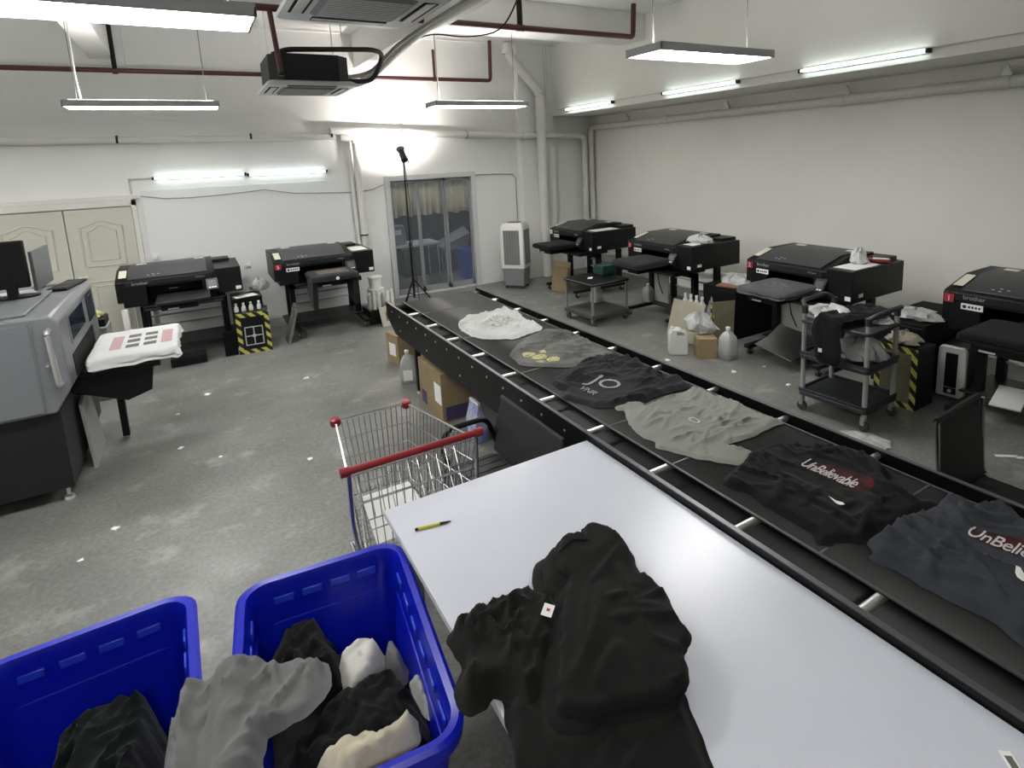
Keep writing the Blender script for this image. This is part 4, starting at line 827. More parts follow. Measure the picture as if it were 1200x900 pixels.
MB().prism([(-.93, .64), (-.60, .50), (-.44, .55), (-.40, .80), (-.56, .80), (-.60, .74), (-.93, .80)], 'y', 5.26, 5.34).build('platen_arm', BLACK, t, .006)
bx('arm_rail', BLACK, t, -.86, -.36, 5.22, 5.86, .74, .79, .006); bx('arm_head', BLACK, t, -.56, -.40, 5.18, 5.36, .78, .855, .01)
bx('arm_strut', BLACK, t, -.74, -.69, 5.80, 5.86, .02, .74, .004)
for x, y in ((-.98, 4.93), (-.98, 6.24), (-2.4, 4.93)):
    MB().lathe([(.035, 0), (.03, .02), (.012, .03), (.012, .10)], 10, (x, y, 0)).build('levelling_foot', SILVER, t)
o = loaf('platen_shirt', fabric('white_cotton', (.68, .69, .68), var=(6, .06)), -.80, -.23, 5.16, 5.98, .885, .085, 'white t-shirt with red and black print wrapped on the flatbed platen', 't-shirt', PG, 17, (0, 0, 0), 0, .026)
PK = mat('pink_ink', (.50, .33, .34), .8); KI = mat('grey_black_ink', (.13, .13, .13), .8)
for i in range(2):
    for j in range(3): bx('print_block', KI, o, -.575 + i * .115, -.49 + i * .115, 5.34 + j * .16, 5.43 + j * .16, .8895, .8905, smooth=0)
for xx in (-.68, -.345): bx('print_block', PK, o, xx, xx + .075, 5.34, 5.75, .8895, .8905, smooth=0)
t = thing('computer_monitor', 'large black monitor seen from its back on the grey flatbed printer', 'monitor', (-1.32, 5.62, 1.336))
bx('screen_case', BLACK, t, -.32, .22, -.025, .02, .07, .42, .01); bx('stand_neck', BLACK, t, .08, .14, -.03, .02, 0, .12, .004); MB().lathe([(.12, 0), (.12, .012), (.05, .02)], 20, (.12, 0, 0), 1.2, .8).build('stand_foot', BLACK, t)
t = thing('computer_monitor', 'thin grey monitor turned sideways on the grey flatbed printer', 'monitor', (-1.10, 6.02, 1.316), math.radians(88))
bx('screen_case', mat('monitor_grey', (.10, .105, .11), .3), t, -.24, .26, -.012, .012, .03, .335, .006); bx('stand_neck', BLACK, t, -.03, .03, .0, .03, .01, .12, .004); bx('stand_foot', BLACK, t, -.13, .13, -.06, .10, 0, .01, .004)
t = thing('keyboard', 'black keyboard lying on the grey flatbed printer', 'keyboard', (-.96, 6.02, 1.318), math.radians(80)); bx('deck', BLACK, t, -.22, .22, -.07, .07, 0, .018, .004)
for r in range(4): bx('key_row', DKGREY, t, -.21, .21, -.06 + r * .032, -.036 + r * .032, .018, .024, .002)
o = bx('paper_sheet', PAPER, None, -.10, .10, -.14, .14, 0, .002); o.location = (-1.22, 5.80, 1.337); o.rotation_euler = (0, 0, .3); tag(o, 'white paper sheet under the monitors on the flatbed printer', 'paper')
# leaning board and rear shelf beside it
o = MB().loft([[(-.905, 5.33, .0), (-.885, 5.33, .0), (-.885, 5.86, .0), (-.905, 5.86, .0)], [(-.925, 5.30, .52), (-.905, 5.30, .52), (-.905, 5.62, .60), (-.925, 5.62, .60)]]).build('leaning_board', mat('pale_grey_board', (.36, .36, .35), .6)); o.location = (.02, 0, 0); tag(o, 'pale grey board leaning against the flatbed printer base', 'board')
t = thing('floor_stand', 'grey storage box with yellow cloth behind the flatbed printer', 'box', (-1.0, 7.1, 0)); bx('box', mat('stand_grey', (.22, .225, .23), .5), t, -.12, .14, -.15, .15, 0, .74, .01); bx('tray', BLACK, t, -.11, .13, -.14, .14, .74, .82, .01)
crumple('yellow_cloth', fabric('yellow_cloth_fabric', (.42, .38, .16)), (-.99, 7.1, .822), .10, .06, 'crumpled yellow cloth on the box behind the flatbed printer', 'cloth', 31)
t = thing('ink_bucket', 'grey white plastic bucket on the floor below the cream door printer', 'bucket', (-.70, 7.55, 0)); MB().lathe([(.10, 0), (.13, .40), (.14, .41), (.12, .41), (.10, .36)], 20).build('pail', mat('bucket_plastic', (.38, .39, .38), .45), t); MB().tube([(-.06, .05, .1), (-.07, .06, .75)], .03, 10).build('roll', WHITEP, t)
o = bx('black_tray', BLACK, None, -.18, .18, -.12, .12, 0, .10, .01); o.location = (-.25, 7.75, .0); tag(o, 'low black tray on the floor under the cream door printer', 'tray')

# ================================================================== SHOPPING CART
RED = mat('red_handle_plastic', (.25, .012, .018), .35)
t = thing('shopping_cart', 'empty wire shopping cart with red handle and red corner caps', 'cart', (0, 0, 0))
def lerp(a, b, k): return tuple(a[i] + (b[i] - a[i]) * k for i in range(3))
A0, A1 = (.44, 2.50, .84), (1.05, 2.50, .84)       # handle end top
F0, F1 = (.51, 3.10, .85), (.90, 3.10, .85)        # far end top
B0, B1 = (.49, 2.56, .37), (1.0, 2.56, .37)        # handle end bottom
G0, G1 = (.55, 3.03, .44), (.86, 3.03, .44)        # far end bottom
def grid(name, p00, p10, p01, p11, nu, nv, r=.0026):
    mb = MB()
    for i in range(nu + 1): mb.tube([lerp(p00, p10, i / nu), lerp(p01, p11, i / nu)], r, 5)
    for j in range(nv + 1): mb.tube([lerp(p00, p01, j / nv), lerp(p10, p11, j / nv)], r * 1.25, 5)
    o = mb.build(name, CHROME, t); o['kind'] = 'stuff'; return o
grid('basket_side', B0, G0, A0, F0, 18, 4); grid('basket_side', B1, G1, A1, F1, 18, 4); grid('basket_front', G0, G1, F0, F1, 13, 4); grid('rear_gate', B0, B1, A0, A1, 15, 3); grid('basket_bottom', B0, B1, G0, G1, 14, 12)
grid('child_seat', (.50, 2.54, .58), (.99, 2.54, .58), (.50, 2.66, .80), (.99, 2.66, .80), 10, 3)
MB().tube(bend([A0, F0, F1, A1], .03), .006, 8).build('top_rim', CHROME, t)
MB().tube([(.425, 2.485, .875), (1.065, 2.485, .875)], .0165, 12).build('handle', RED, t)
for x in (.425, 1.065): MB().tube([(x - .02, 2.485, .875), (x + .02, 2.485, .875)], .022, 12).build('handle_cap', RED, t)
for c in (F0, F1): MB().lathe([(.022, -.025), (.028, -.015), (.028, .012), (.018, .02)], 12, (c[0], c[1], c[2])).build('corner_cap', RED, t)
for s, a, b in ((0, A0, B0), (1, A1, B1)):
    MB().tube(bend([(a[0], 2.485, .87), (a[0], 2.50, .60), (b[0], 2.54, .20), (b[0] + .03 - .06 * s, 3.05, .15)], .08), .011, 8).build('frame_tube', CHROME, t)
MB().tube([(.50, 2.56, .20), (1.0, 2.56, .20)], .009, 8).build('frame_cross_tube', CHROME, t); MB().tube([(.53, 3.03, .15), (.97, 3.03, .15)], .009, 8).build('frame_cross_tube', CHROME, t)
MB().tube(bend([(.52, 2.6, .18), (.55, 2.85, .30), (.58, 3.0, .44)], .06), .008, 8).build('basket_support', CHROME, t); MB().tube(bend([(.98, 2.6, .18), (.92, 2.85, .30), (.84, 3.0, .44)], .06), .008, 8).build('basket_support', CHROME, t)
for x, y in ((.50, 2.55), (1.0, 2.55), (.53, 3.04), (.97, 3.04)):
    cs = MB().tube([(x - .013, y, .055), (x + .013, y, .055)], .055, 16).build('caster', RUBBER, t); bx('fork', ALU, cs, x - .02, x + .02, y - .015, y + .02, .06, .16, .003)
o = MB().loft([[(.56, 2.62, .388), (.86, 2.62, .388), (.84, 2.98, .445), (.58, 2.98, .445)], [(.56, 2.62, .391), (.86, 2.62, .391), (.84, 2.98, .448), (.58, 2.98, .448)]]).build('cardboard_sheet', mat('white_card', (.60, .60, .58), .7)); tag(o, 'white card sheet lying in the bottom of the shopping cart', 'card')

# ================================================================== CHAIRS
t = thing('office_chair', 'black padded office chair wedged between cart and conveyor', 'chair', (1.22, 2.68, 0))
MESHB = mat('black_mesh_fabric', (.008, .0085, .009), .7, bump=(200, .5, .003))
st = MB().prism([(p[0], p[1]) for p in rrect(-.22, .17, -.30, .30, .06)], 'z', .41, .46).build('seat', mat('seat_grey_ribbed', (.022, .023, .024), .6), t, .015)
for i in range(9): MB().box(-.21, .15, -.27 + i * .065, -.262 + i * .065, .458, .463).build('seat_rib', BLACK, st, smooth=0)
MB().loft([[(.165, -.32, .45), (.195, -.32, .45), (.195, .34, .45), (.165, .34, .45)], [(.20, -.33, .62), (.225, -.33, .62), (.225, .35, .62), (.20, .35, .62)], [(.245, -.33, .755), (.265, -.33, .755), (.265, .36, .755), (.245, .36, .755)]]).build('backrest', MESHB, t, .008)
MB().tube([(.255, -.33, .76), (.255, .36, .76)], .013, 8).build('back_rail', mat('dark_chrome', (.10, .10, .10), .3, .8), t)
for y in (-.33, .35): MB().tube(bend([(.19, y, .50), (.14, y, .66), (-.12, y, .655), (-.16, y, .55), (-.12, y, .44)], .06), .016, 8).build('armrest', BLACK, t)
MB().tube([(-.02, 0, .12), (-.02, 0, .41)], .03, 12).build('column', DKGREY, t)
for k in range(5):
    a = 2 * PI * k / 5 + .3; MB().tube([(-.02, 0, .13), (-.02 + .27 * math.cos(a), .27 * math.sin(a), .075)], .02, 8, .014).build('base_leg', BLACK, t)
    MB().tube([(-.02 + .27 * math.cos(a) - .02, .27 * math.sin(a), .03), (-.02 + .27 * math.cos(a) + .02, .27 * math.sin(a), .03)], .03, 12).build('caster', RUBBER, t)
t = thing('office_chair', 'black mesh back chair with chrome frame on the printer side of the conveyor', 'chair', (3.16, 1.05, 0))
MB().loft([[(-.21, .20, .44), (.22, .20, .44), (.22, .215, .44), (-.21, .215, .44)], [(-.22, .22, .62), (.23, .22, .62), (.23, .235, .62), (-.22, .235, .62)], [(-.215, .245, .85), (.215, .255, .86), (.215, .268, .86), (-.215, .258, .85)]]).build('backrest', mat('black_mesh_back', (.005, .0055, .0055), .6), t, .004)
MB().tube([(-.235, .245, .862), (0, .255, .868), (.225, .262, .872)], .014, 10).build('back_rail', BLACK, t)
for s in (-1, 1): MB().tube(bend([(s * .228, .245, .865), (s * .228, .225, .60), (s * .215, .20, .43), (s * .20, -.22, .42)], .06), .011, 8).build('frame_tube', CHROME, t)
MB().prism(rrect(-.20, .20, -.24, .20, .05), 'z', .43, .465).build('seat', MESHB, t, .012)
for s in (-1, 1): MB().tube(bend([(s * .20, -.20, .42), (s * .21, -.24, .03), (s * .21, .22, .02)], .08), .011, 8).build('sled_leg', CHROME, t)

# ================================================================== TROLLEYS
TG2 = mat('trolley_grey_plastic', (.022, .025, .030), .5); POST = mat('trolley_post_grey', (.33, .33, .32), .4, .2)
t = thing('service_trolley', 'grey three shelf service trolley loaded with bags and a black garment', 'trolley', (4.41, 2.63, 0), math.radians(3))
W_, D_ = .215, .255
for z in (.14, .46):
    sh = MB().prism(rrect(-W_ - .03, W_ + .03, -D_ - .03, D_ + .03, .04), 'z', z, z + .035).build('shelf', TG2, t, .006)
    for s in (-1, 1): bx('shelf_lip', TG2, sh, s * (W_ + .02) - .006, s * (W_ + .02) + .006, -D_ - .02, D_ + .02, z + .03, z + .06, .003); bx('shelf_lip', TG2, sh, -W_ - .02, W_ + .02, s * (D_ + .02) - .006, s * (D_ + .02) + .006, z + .03, z + .06, .003)
sh = MB().prism(rrect(-W_ - .03, W_ + .03, -D_ - .03, D_ + .03, .04), 'z', .76, .785).build('shelf', TG2, t, .006)
for sx in (-1, 1):
    for sy in (-1, 1):
        p = MB().tube([(sx * W_, sy * D_, .10), (sx * W_, sy * D_, .86)], .019, 10).build('post', POST, t); MB().tube([(sx * W_, sy * D_, .84), (sx * W_, sy * D_, .90)], .025, 10).build('post_cap', TG2, p)
        cs = MB().tube([(sx * W_ - .012, sy * D_, .04), (sx * W_ + .012, sy * D_, .04)], .04, 12).build('caster', RUBBER, t); bx('fork', ALU, cs, sx * W_ - .02, sx * W_ + .02, sy * D_ - .01, sy * D_ + .02, .05, .12)
for sy in (-1, 1): MB().tube(bend([(-W_, sy * D_, .89), (-W_ + .04, sy * (D_ + .05), .93), (W_ - .04, sy * (D_ + .05), .93), (W_, sy * D_, .89)], .03), .018, 10).build('push_handle', TG2, t)
crumple('plastic_bag', BAG, (4.36, 2.78, .786), .17, .10, 'clear plastic bag of garments on top of the service trolley', 'bag', 51, .9, 1.1)
crumple('plastic_bag', BAG, (4.43, 2.55, .498), .15, .17, 'crumpled clear bag on the middle shelf of the service trolley', 'bag', 52, 1.1, 1.2)
crumple('plastic_bag', BAG, (4.55, 2.48, .786), .09, .05, 'flattened clear bag at the handle end of the service trolley', 'bag', 53, 1.0, 1.1)
def over_trolley(x, y, z):
    if x >= 4.165: return (x, y, z)
    d = 4.165 - x; a_ = min(PI / 2, d / .03); return (4.165 - .03 * math.sin(a_) - .06 * min(1, d / .3) + .3 * (z - .86) * -1, y + .02 * math.sin(d * 14), .86 + (z - .86) * math.cos(a_) - max(0, d - .02))
c = Cloth([(3.80, 2.53), (3.79, 2.62), (3.81, 2.71), (3.95, 2.74), (4.15, 2.74), (4.40, 2.76), (4.64, 2.70), (4.70, 2.52), (4.60, 2.41), (4.42, 2.44), (4.30, 2.50), (4.10, 2.51), (3.95, 2.50)], .845, h=.012, edge=.03, fold=.05, ang=.1, scale=9, seed=55, creases=50, jitter=.006)
o = c.build('black_garment', BLJ, over_trolley); tag(o, 'black garment hung over the edge of the service trolley', 'garment')
bx('size_tag', PAPER, o, 4.064, 4.068, 2.64, 2.67, .59, .62)
t = thing('steel_trolley', 'low two shelf steel trolley with black top and a white bottle inside', 'trolley', (4.50, 6.20, 0), math.radians(2))
STG = mat('trolley_steel', (.30, .30, .30), .4, .5)
bx('top_shelf', BLACK, t, -.31, .31, -.31, .31, .525, .565, .004); bx('top_edge', STG, t, -.314, .314, -.314, .314, .550, .558); bx('lower_shelf', mat('worn_steel_shelf', (.075, .075, .075), .5, var=(6, .3)), t, -.31, .31, -.31, .31, .10, .15, .004)
for sx in (-1, 1):
    for sy in (-1, 1): bx('post', STG, t, sx * .285 - .012, sx * .285 + .012, sy * .285 - .012, sy * .285 + .012, .09, .55); cs = MB().tube([(sx * .27 - .012, sy * .27, .045), (sx * .27 + .012, sy * .27, .045)], .045, 12).build('caster', RUBBER, t); bx('fork', ALU, cs, sx * .27 - .02, sx * .27 + .02, sy * .27 - .012, sy * .27 + .02, .05, .13)
o = bx('paper_note', PAPER, None, -.05, .05, -.03, .03, 0, .002); o.location = (4.42, 6.22, .567); o.rotation_euler = (0, 0, .8); tag(o, 'folded white note on the black trolley top', 'paper')

# ================================================================== BOTTLES, JUGS, BOXES
JUG = mat('milky_polyethylene', (.60, .61, .58), .35, var=(8, .08)); JUG2 = pane_mat('clear_jug', (.52, .54, .53), .62, .25)
def jug(loc, h, w_, label, m=JUG, group='bottles and jugs about the room', label_m=None, rz=0., cap=WHITEP):
    t = thing('jug', label, 'jug', loc, rz, group); a = w_ / 2
    R = lambda k, z: [(x * k, y * k, z) for x, y in rrect(-a, a, -a, a, a * .5, 4)]
    MB().loft([R(.92, 0), R(1, h * .03), R(1, h * .58), R(.86, h * .70), R(.5, h * .82), R(.26, h * .87), R(.24, h * .93)]).build('bottle', m, t, smooth=50)
    MB().lathe([(a * .30, 0), (a * .30, h * .07)], 12, (0, 0, h * .93)).build('cap', cap, t)
    MB().tube(bend([(a * .2, 0, h * .84), (a * .75, 0, h * .80), (a * .95, 0, h * .62), (a * .9, 0, h * .5)], .02), a * .14, 8).build('grip', m, t)
    if label_m: bx('label', label_m, t, -a * .6, a * .6, -a - .002, -a + .002, h * .12, h * .45)
    return t
jug((4.65, 4.08, 0), .345, .165, 'tall clear jug half filled, standing by the small carton', JUG2)
t = thing('jerrycan', 'white jerrycan with moulded handle on the floor by the carton', 'jerrycan', (4.36, 4.52, 0), math.radians(-35))
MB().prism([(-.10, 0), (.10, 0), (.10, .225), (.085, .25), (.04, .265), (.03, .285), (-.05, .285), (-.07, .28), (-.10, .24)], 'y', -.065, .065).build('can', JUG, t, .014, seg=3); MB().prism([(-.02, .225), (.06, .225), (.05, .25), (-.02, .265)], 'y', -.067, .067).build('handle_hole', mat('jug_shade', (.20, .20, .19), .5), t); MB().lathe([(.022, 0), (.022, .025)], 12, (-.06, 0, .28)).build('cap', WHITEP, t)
def carton(loc, rz, x, y, z, label, m=CARD, flap=True, labels=(), group=None):
    t = thing('carton', label, 'box', loc, rz, group); MB().box(-x / 2, x / 2, -y / 2, y / 2, 0, z).build('box', m, t, .004)
    if flap:
        for s in (-1, 1): MB().mesh([(-x / 2, s * y / 2, z), (x / 2, s * y / 2, z), (x / 2, s * (y / 2 - y * .49), z + .006), (-x / 2, s * (y / 2 - y * .49), z + .006)], [(0, 1, 2, 3)]).build('flap', m, t, smooth=0)
    for nm, mm, b in labels: bx(nm, mm, t, *b)
    return t
carton((4.52, 4.27, 0), math.radians(-32), .20, .18, .22, 'small open brown carton between the jerrycan and the clear jug')
crumple('plastic_bag', BAG, (4.58, 4.40, .24), .12, .18, 'crumpled plastic bag slumped over the small brown carton', 'bag', 61, .8, 1.3, rz=.6)
PUR = mat('purple_print', (.06, .04, .12), .7)
carton((1.74, 4.71, 0), 0, .30, .56, .44, 'tall brown carton with white labels under the conveyor', labels=(('label', PAPER, (-.153, -.149, -.27, -.12, .16, .33)), ('print', PUR, (-.153, -.149, .10, .22, .04, .16)), ('label', mat('pale_label', (.48, .46, .38), .7), (.06, .13, -.283, -.279, .26, .38)), ('print', PUR, (-.12, .09, -.283, -.279, .02, .14))))
jug((1.66, 5.55, 0), .335, .15, 'clear spouted bottle on the floor beside the tall carton', JUG2, label_m=PAPER, rz=math.radians(-20))
carton((1.80, 6.20, 0), .2, .22, .26, .34, 'small brown carton standing under the far conveyor end', labels=(('label', PAPER, (-.113, -.109, -.08, .06, .1, .24)),))
t = thing('detergent_bag', 'blue and white detergent packet under the conveyor behind the chair', 'packet', (1.72, 4.02, 0)); MB().loft([[(-.05, -.08, 0), (.05, -.08, 0), (.05, .08, 0), (-.05, .08, 0)], [(-.06, -.09, .16), (.05, -.09, .16), (.05, .09, .16), (-.06, .09, .16)], [(-.02, -.08, .32), (.0, -.08, .32), (.0, .08, .32), (-.02, .08, .32)]]).build('pouch', mat('blue_packet', (.05, .10, .45), .35, var=(7, .6, (.55, .57, .6))), t, .01); bx('zip', PAPER, t, -.021, .001, -.081, .081, .31, .33)
HZ = hazard_mat(); OLV = mat('olive_board', (.16, .15, .095), .7, var=(5, .25)); BEI = mat('beige_board', (.34, .32, .24), .7, var=(5, .15))
def hazard_box(loc, rz, x, y, z, label, sign=True, front=BLACK):
    t = thing('hazard_cabinet', label, 'cabinet', loc, rz); bx('case', BLACK, t, 0, x, 0, y, 0, z, .004)
    b_ = x * .14
    for nm, q in (('stripe_border', (0, b_, -.006, 0, 0, z)), ('stripe_border', (x - b_, x, -.006, 0, 0, z)), ('stripe_border', (b_, x - b_, -.006, 0, 0, b_)), ('stripe_border', (b_, x - b_, -.006, 0, z - b_, z))): bx(nm, HZ, t, *q)
    bx('front_panel', front, t, b_, x - b_, -.004, 0, b_, z - b_)
    if sign:
        sg = mat('sign_grey', (.52, .52, .52), .6); s0, s1, z0, z1 = x * .22, x * .78, z * .20, z * .66; c0, c1 = (s0 + s1) / 2, (z0 + z1) / 2; w2 = .011
        for q in ((s0, s0 + w2, z0, z1), (s1 - w2, s1, z0, z1), (s0, s1, z0, z0 + w2), (s0, s1, z1 - w2, z1), (c0 - w2 / 2, c0 + w2 / 2, z0, z1), (s0, s1, c1 - w2 / 2, c1 + w2 / 2)): bx('sign_bar', sg, t, q[0], q[1], -.009, -.004, q[2], q[3])
        k = MB().lathe([(.03, 0), (.03, .002)], 4, (0, 0, 0)).build('sign_boss', sg, t); k.location = (c0, -.006, c1); k.rotation_euler = FRONT
    return t
hazard_box((.27, 7.66, 0), math.radians(-4), .36, .30, .50, 'black cabinet with hazard striped border and window shaped sign')
bx('side_panel', BLACKM, thing('black_board', 'plain black panel leaning beside the hazard striped cabinet', 'panel', (.12, 7.70, 0), math.radians(-4)), 0, .14, 0, .02, 0, .30, .003)
for i, x in enumerate((.30, .38, .46, .55)):
    t = thing('ink_bottle', 'small ink bottle standing on the hazard striped cabinet', 'bottle', (x, 7.80, .50), 0, 'ink bottles on the striped cabinet'); MB().lathe([(.025, 0), (.025, .05), (.012, .07), (.012, .085)], 12).build('flask', JUG, t); MB().lathe([(.014, 0), (.014, .02)], 10, (0, 0, .08)).build('cap', WHITEP if i % 2 else mat('pale_green_cap', (.45, .5, .3), .5), t)
bx('sheet', PAPER, thing('papers', 'white papers lying on the side box by the striped cabinet', 'paper', (.42, 8.06, .632), .3), -.13, .13, -.08, .08, 0, .004)
bx('case', BLACK, thing('side_box', 'black box behind the hazard striped cabinet', 'box', (.44, 8.10, 0)), -.17, .17, -.12, .25, 0, .63, .008)
# stack of bottles by the glass door printer
bx('case', BLACK, thing('bottle_rack', 'low black rack carrying white bottles beside the glass door', 'rack', (2.12, 8.05, 0)), -.22, .20, -.15, .25, 0, .20, .006)
for i in range(6):
    t = thing('ink_bottle', 'slim white ink bottle in the row beside the glass door', 'bottle', (1.93 + i * .063, 7.97, .202), 0, 'ink bottles beside the glass door'); MB().lathe([(.027, 0), (.027, .19), (.014, .21), (.014, .22)], 12).build('flask', JUG if i % 3 else mat('grey_bottle', (.30, .29, .26), .4), t); MB().lathe([(.017, 0), (.017, .03)], 10, (0, 0, .215)).build('cap', WHITEP, t)
for i, (x, z) in enumerate(((2.08, .36), )):
    t = thing('ink_tub', 'pair of stacked white tubs behind the slim ink bottles', 'tub', (x, 8.17, .202)); MB().lathe([(.10, 0), (.11, .22), (.12, .23), (.12, .25), (.0, .26)], 18).build('lower_tub', WHITEP, t); MB().lathe([(.08, 0), (.09, .13), (.10, .14), (.10, .16), (.0, .17)], 18, (0, 0, .262)).build('upper_tub', WHITEP, t)
o = MB().loft([[(2.02, 7.72, 0), (2.24, 7.72, 0), (2.24, 7.74, 0), (2.02, 7.74, 0)], [(2.0, 7.78, .26), (2.22, 7.78, .26), (2.22, 7.80, .26), (2.0, 7.80, .26)]]).build('leaning_card', mat('cream_card', (.52, .50, .42), .7)); tag(o, 'cream card with a brown picture leaning on the bottle rack', 'card')
MB().mesh([(2.08, 7.735, .07), (2.17, 7.735, .07), (2.155, 7.762, .19), (2.075, 7.762, .19)], [(0, 1, 2, 3)]).build('picture', mat('brown_print', (.2, .14, .06), .7), o, smooth=0)
o = MB().loft([[(.82, 7.72, 0), (.85, 7.72, 0), (.85, 8.0, 0), (.82, 8.0, 0)], [(.97, 7.82, .44), (1.0, 7.82, .44), (1.0, 8.1, .44), (.97, 8.1, .44)]]).build('silk_screen', mat('grey_green_frame', (.16, .165, .14), .6, var=(9, .4))); tag(o, 'grey green screen frame leaning beside the glass door printer stand', 'frame')
crumple('plastic_bag', BAG, (.62, 8.35, .632), .10, .14, 'crumpled clear bag on the black box between the two back printers', 'bag', 71)
# cabinets between the right hand printers
for (y0, y1, h, lb) in ((4.42, 4.92, .60, 'black cabinet between the printers, carrying a flattened clear bag'), (2.42, 2.86, .64, 'black cabinet between the printers, carrying white papers')):
    t = thing('ink_cabinet', lb, 'cabinet', (5.16, y0, 0)); bx('case', BLACKM, t, 0, .85, 0, y1 - y0, .04, h, .008); bx('front_door', BLACK, t, -.008, 0, .02, y1 - y0 - .02, .06, h - .03, .003); bx('knob', DKGREY, t, -.02, -.008, .06, .09, h * .6, h * .6 + .03); bx('plinth', BLACKM, t, .03, .82, .02, y1 - y0 - .02, 0, .04)
crumple('plastic_bag', BAG, (5.45, 4.62, .602), .20, .10, 'flattened clear plastic bag on the black cabinet', 'bag', 81, .8, 1.1)
o = bx('catalogue', mat('brown_cover', (.25, .11, .08), .5), None, -.10, .10, -.13, .13, 0, .02, .003); o.location = (5.27, 4.60, .602); o.rotation_euler = (0, 0, .3); tag(o, 'reddish brown booklet at the front of the black cabinet', 'booklet'); bx('page_block', PAPER, o, -.095, .102, -.125, .125, .003, .017)
crumple('plastic_bag', BAG, (5.40, 2.62, .642), .19, .07, 'white papers and clear bag lying on the cabinet by the wall pipe', 'bag', 82, .8, 1.)
# leaning boards around the jugs
def lean(p, q, top, th, m, label, name='leaning_board', cat='board'):
    p, q, u = Vector(p), Vector(q), Vector(top); nrm = (q - p).cross(u).normalized() * th
    v = [p, q, q + nrm, p + nrm]; o = MB().loft([v, [a + u for a in v]]).build(name, m, None, .003); return tag(o, label, cat)
lean((4.66, 5.02, 0), (4.70, 4.56, 0), (.12, -.02, .46), .02, BEI, 'large beige board leaning behind the jerrycan')
o = lean((4.78, 4.46, 0), (5.04, 4.36, 0), (.06, .03, .50), .02, OLV, 'olive board with hazard striped edge leaning behind the clear jug')
MB().loft([[(4.765, 4.452, .002), (4.805, 4.436, .002), (4.80, 4.43, .002), (4.76, 4.446, .002)], [(4.825, 4.482, .49), (4.865, 4.466, .49), (4.86, 4.46, .49), (4.82, 4.476, .49)]]).build('striped_edge', HZ, o)
for i in range(4):
    t = thing('ink_bottle', 'small capped bottle in the row behind the beige board', 'bottle', (4.93, 4.98 - i * .09, .0), 0, 'bottles behind the beige board'); MB().lathe([(.032, 0), (.032, .42), (.014, .46), (.014, .48)], 12).build('flask', JUG, t); MB().lathe([(.017, 0), (.017, .03)], 10, (0, 0, .475)).build('cap', WHITEP, t)
crumple('cleaning_rag', fabric('lilac_rag', (.33, .30, .34)), (4.86, 4.52, 0), .055, .43, 'lilac grey rolled rag standing between the two leaning boards', 'rag', 83)
hb = hazard_box((4.86, 2.66, 0), math.radians(-90), .34, .28, .52, 'worn cabinet with hazard striped border behind the service trolley', False, OLV)
crumple('cloth', fabric('beige_cloth', (.32, .29, .22)), (5.0, 2.50, .522), .12, .08, 'beige cloth on the worn striped cabinet', 'cloth', 84)
jug((5.05, 5.05, 0), .30, .13, 'white jug on the floor under the printer behind the beige board'); jug((4.68, 6.44, .152), .25, .14, 'white bottle on the lower shelf of the steel trolley')
jug((5.28, 6.05, .142), .25, .14, 'clear jug on the stand shelf behind the steel trolley', JUG2)
o = bx('wiring_sheet', mat('grey_white_sheet', (.42, .42, .40), .6), None, -.15, .15, -.01, .01, 0, .42); o.location = (5.38, 5.90, .145); o.rotation_euler = (0, 0, math.radians(-90)); tag(o, 'pale sheet with a dark cable standing on the stand shelf', 'sheet'); MB().tube([(-.05, -.014, .40), (-.02, -.014, .25), (.05, -.014, .12)], .006, 6).build('cable', BLACK, o)
o = bx('wiring_sheet', mat('grey_white_sheet', (.42, .42, .40), .6), None, -.15, .15, -.01, .01, 0, .42); o.location = (5.42, 3.86, .145); o.rotation_euler = (0, 0, math.radians(-90)); tag(o, 'pale sheet with a dark cable behind the bent metal sheet', 'sheet'); MB().tube([(-.05, -.014, .40), (-.02, -.014, .25), (.05, -.014, .12)], .006, 6).build('cable', BLACK, o)
o = MB().loft([[(4.85, 3.9, .16), (5.05, 3.9, .20), (5.25, 3.9, .30), (5.25, 3.9, .31), (5.05, 3.9, .21), (4.85, 3.9, .17)], [(4.75, 3.4, .14), (5.0, 3.4, .17), (5.2, 3.4, .26), (5.2, 3.4, .27), (5.0, 3.4, .18), (4.75, 3.4, .15)]]).build('metal_sheet', ALU); tag(o, 'bent dull metal sheet lying on the stand behind the service trolley', 'sheet')
lean((4.92, 8.02, 0), (5.03, 7.72, 0), (.06, .02, .40), .02, CARD, 'brown cardboard sheets leaning below the corner printer', cat='cardboard')
lean((5.0, 8.1, 0), (5.12, 7.8, 0), (.07, .02, .46), .02, mat('pale_cardboard', (.38, .29, .17), .8), 'paler cardboard sheet behind the brown one at the corner printer', cat='cardboard')
o = bx('beige_folder', mat('beige_folder_card', (.42, .41, .35), .6), None, -.20, .20, -.10, .10, 0, .005); o.location = (5.34, 1.86, .150); o.rotation_euler = (0, -.10, .2); tag(o, 'beige folder on the stand shelf beside the computer tower', 'folder')
bx('page_block', PAPER, o, -.19, .19, -.095, .098, .005, .007)

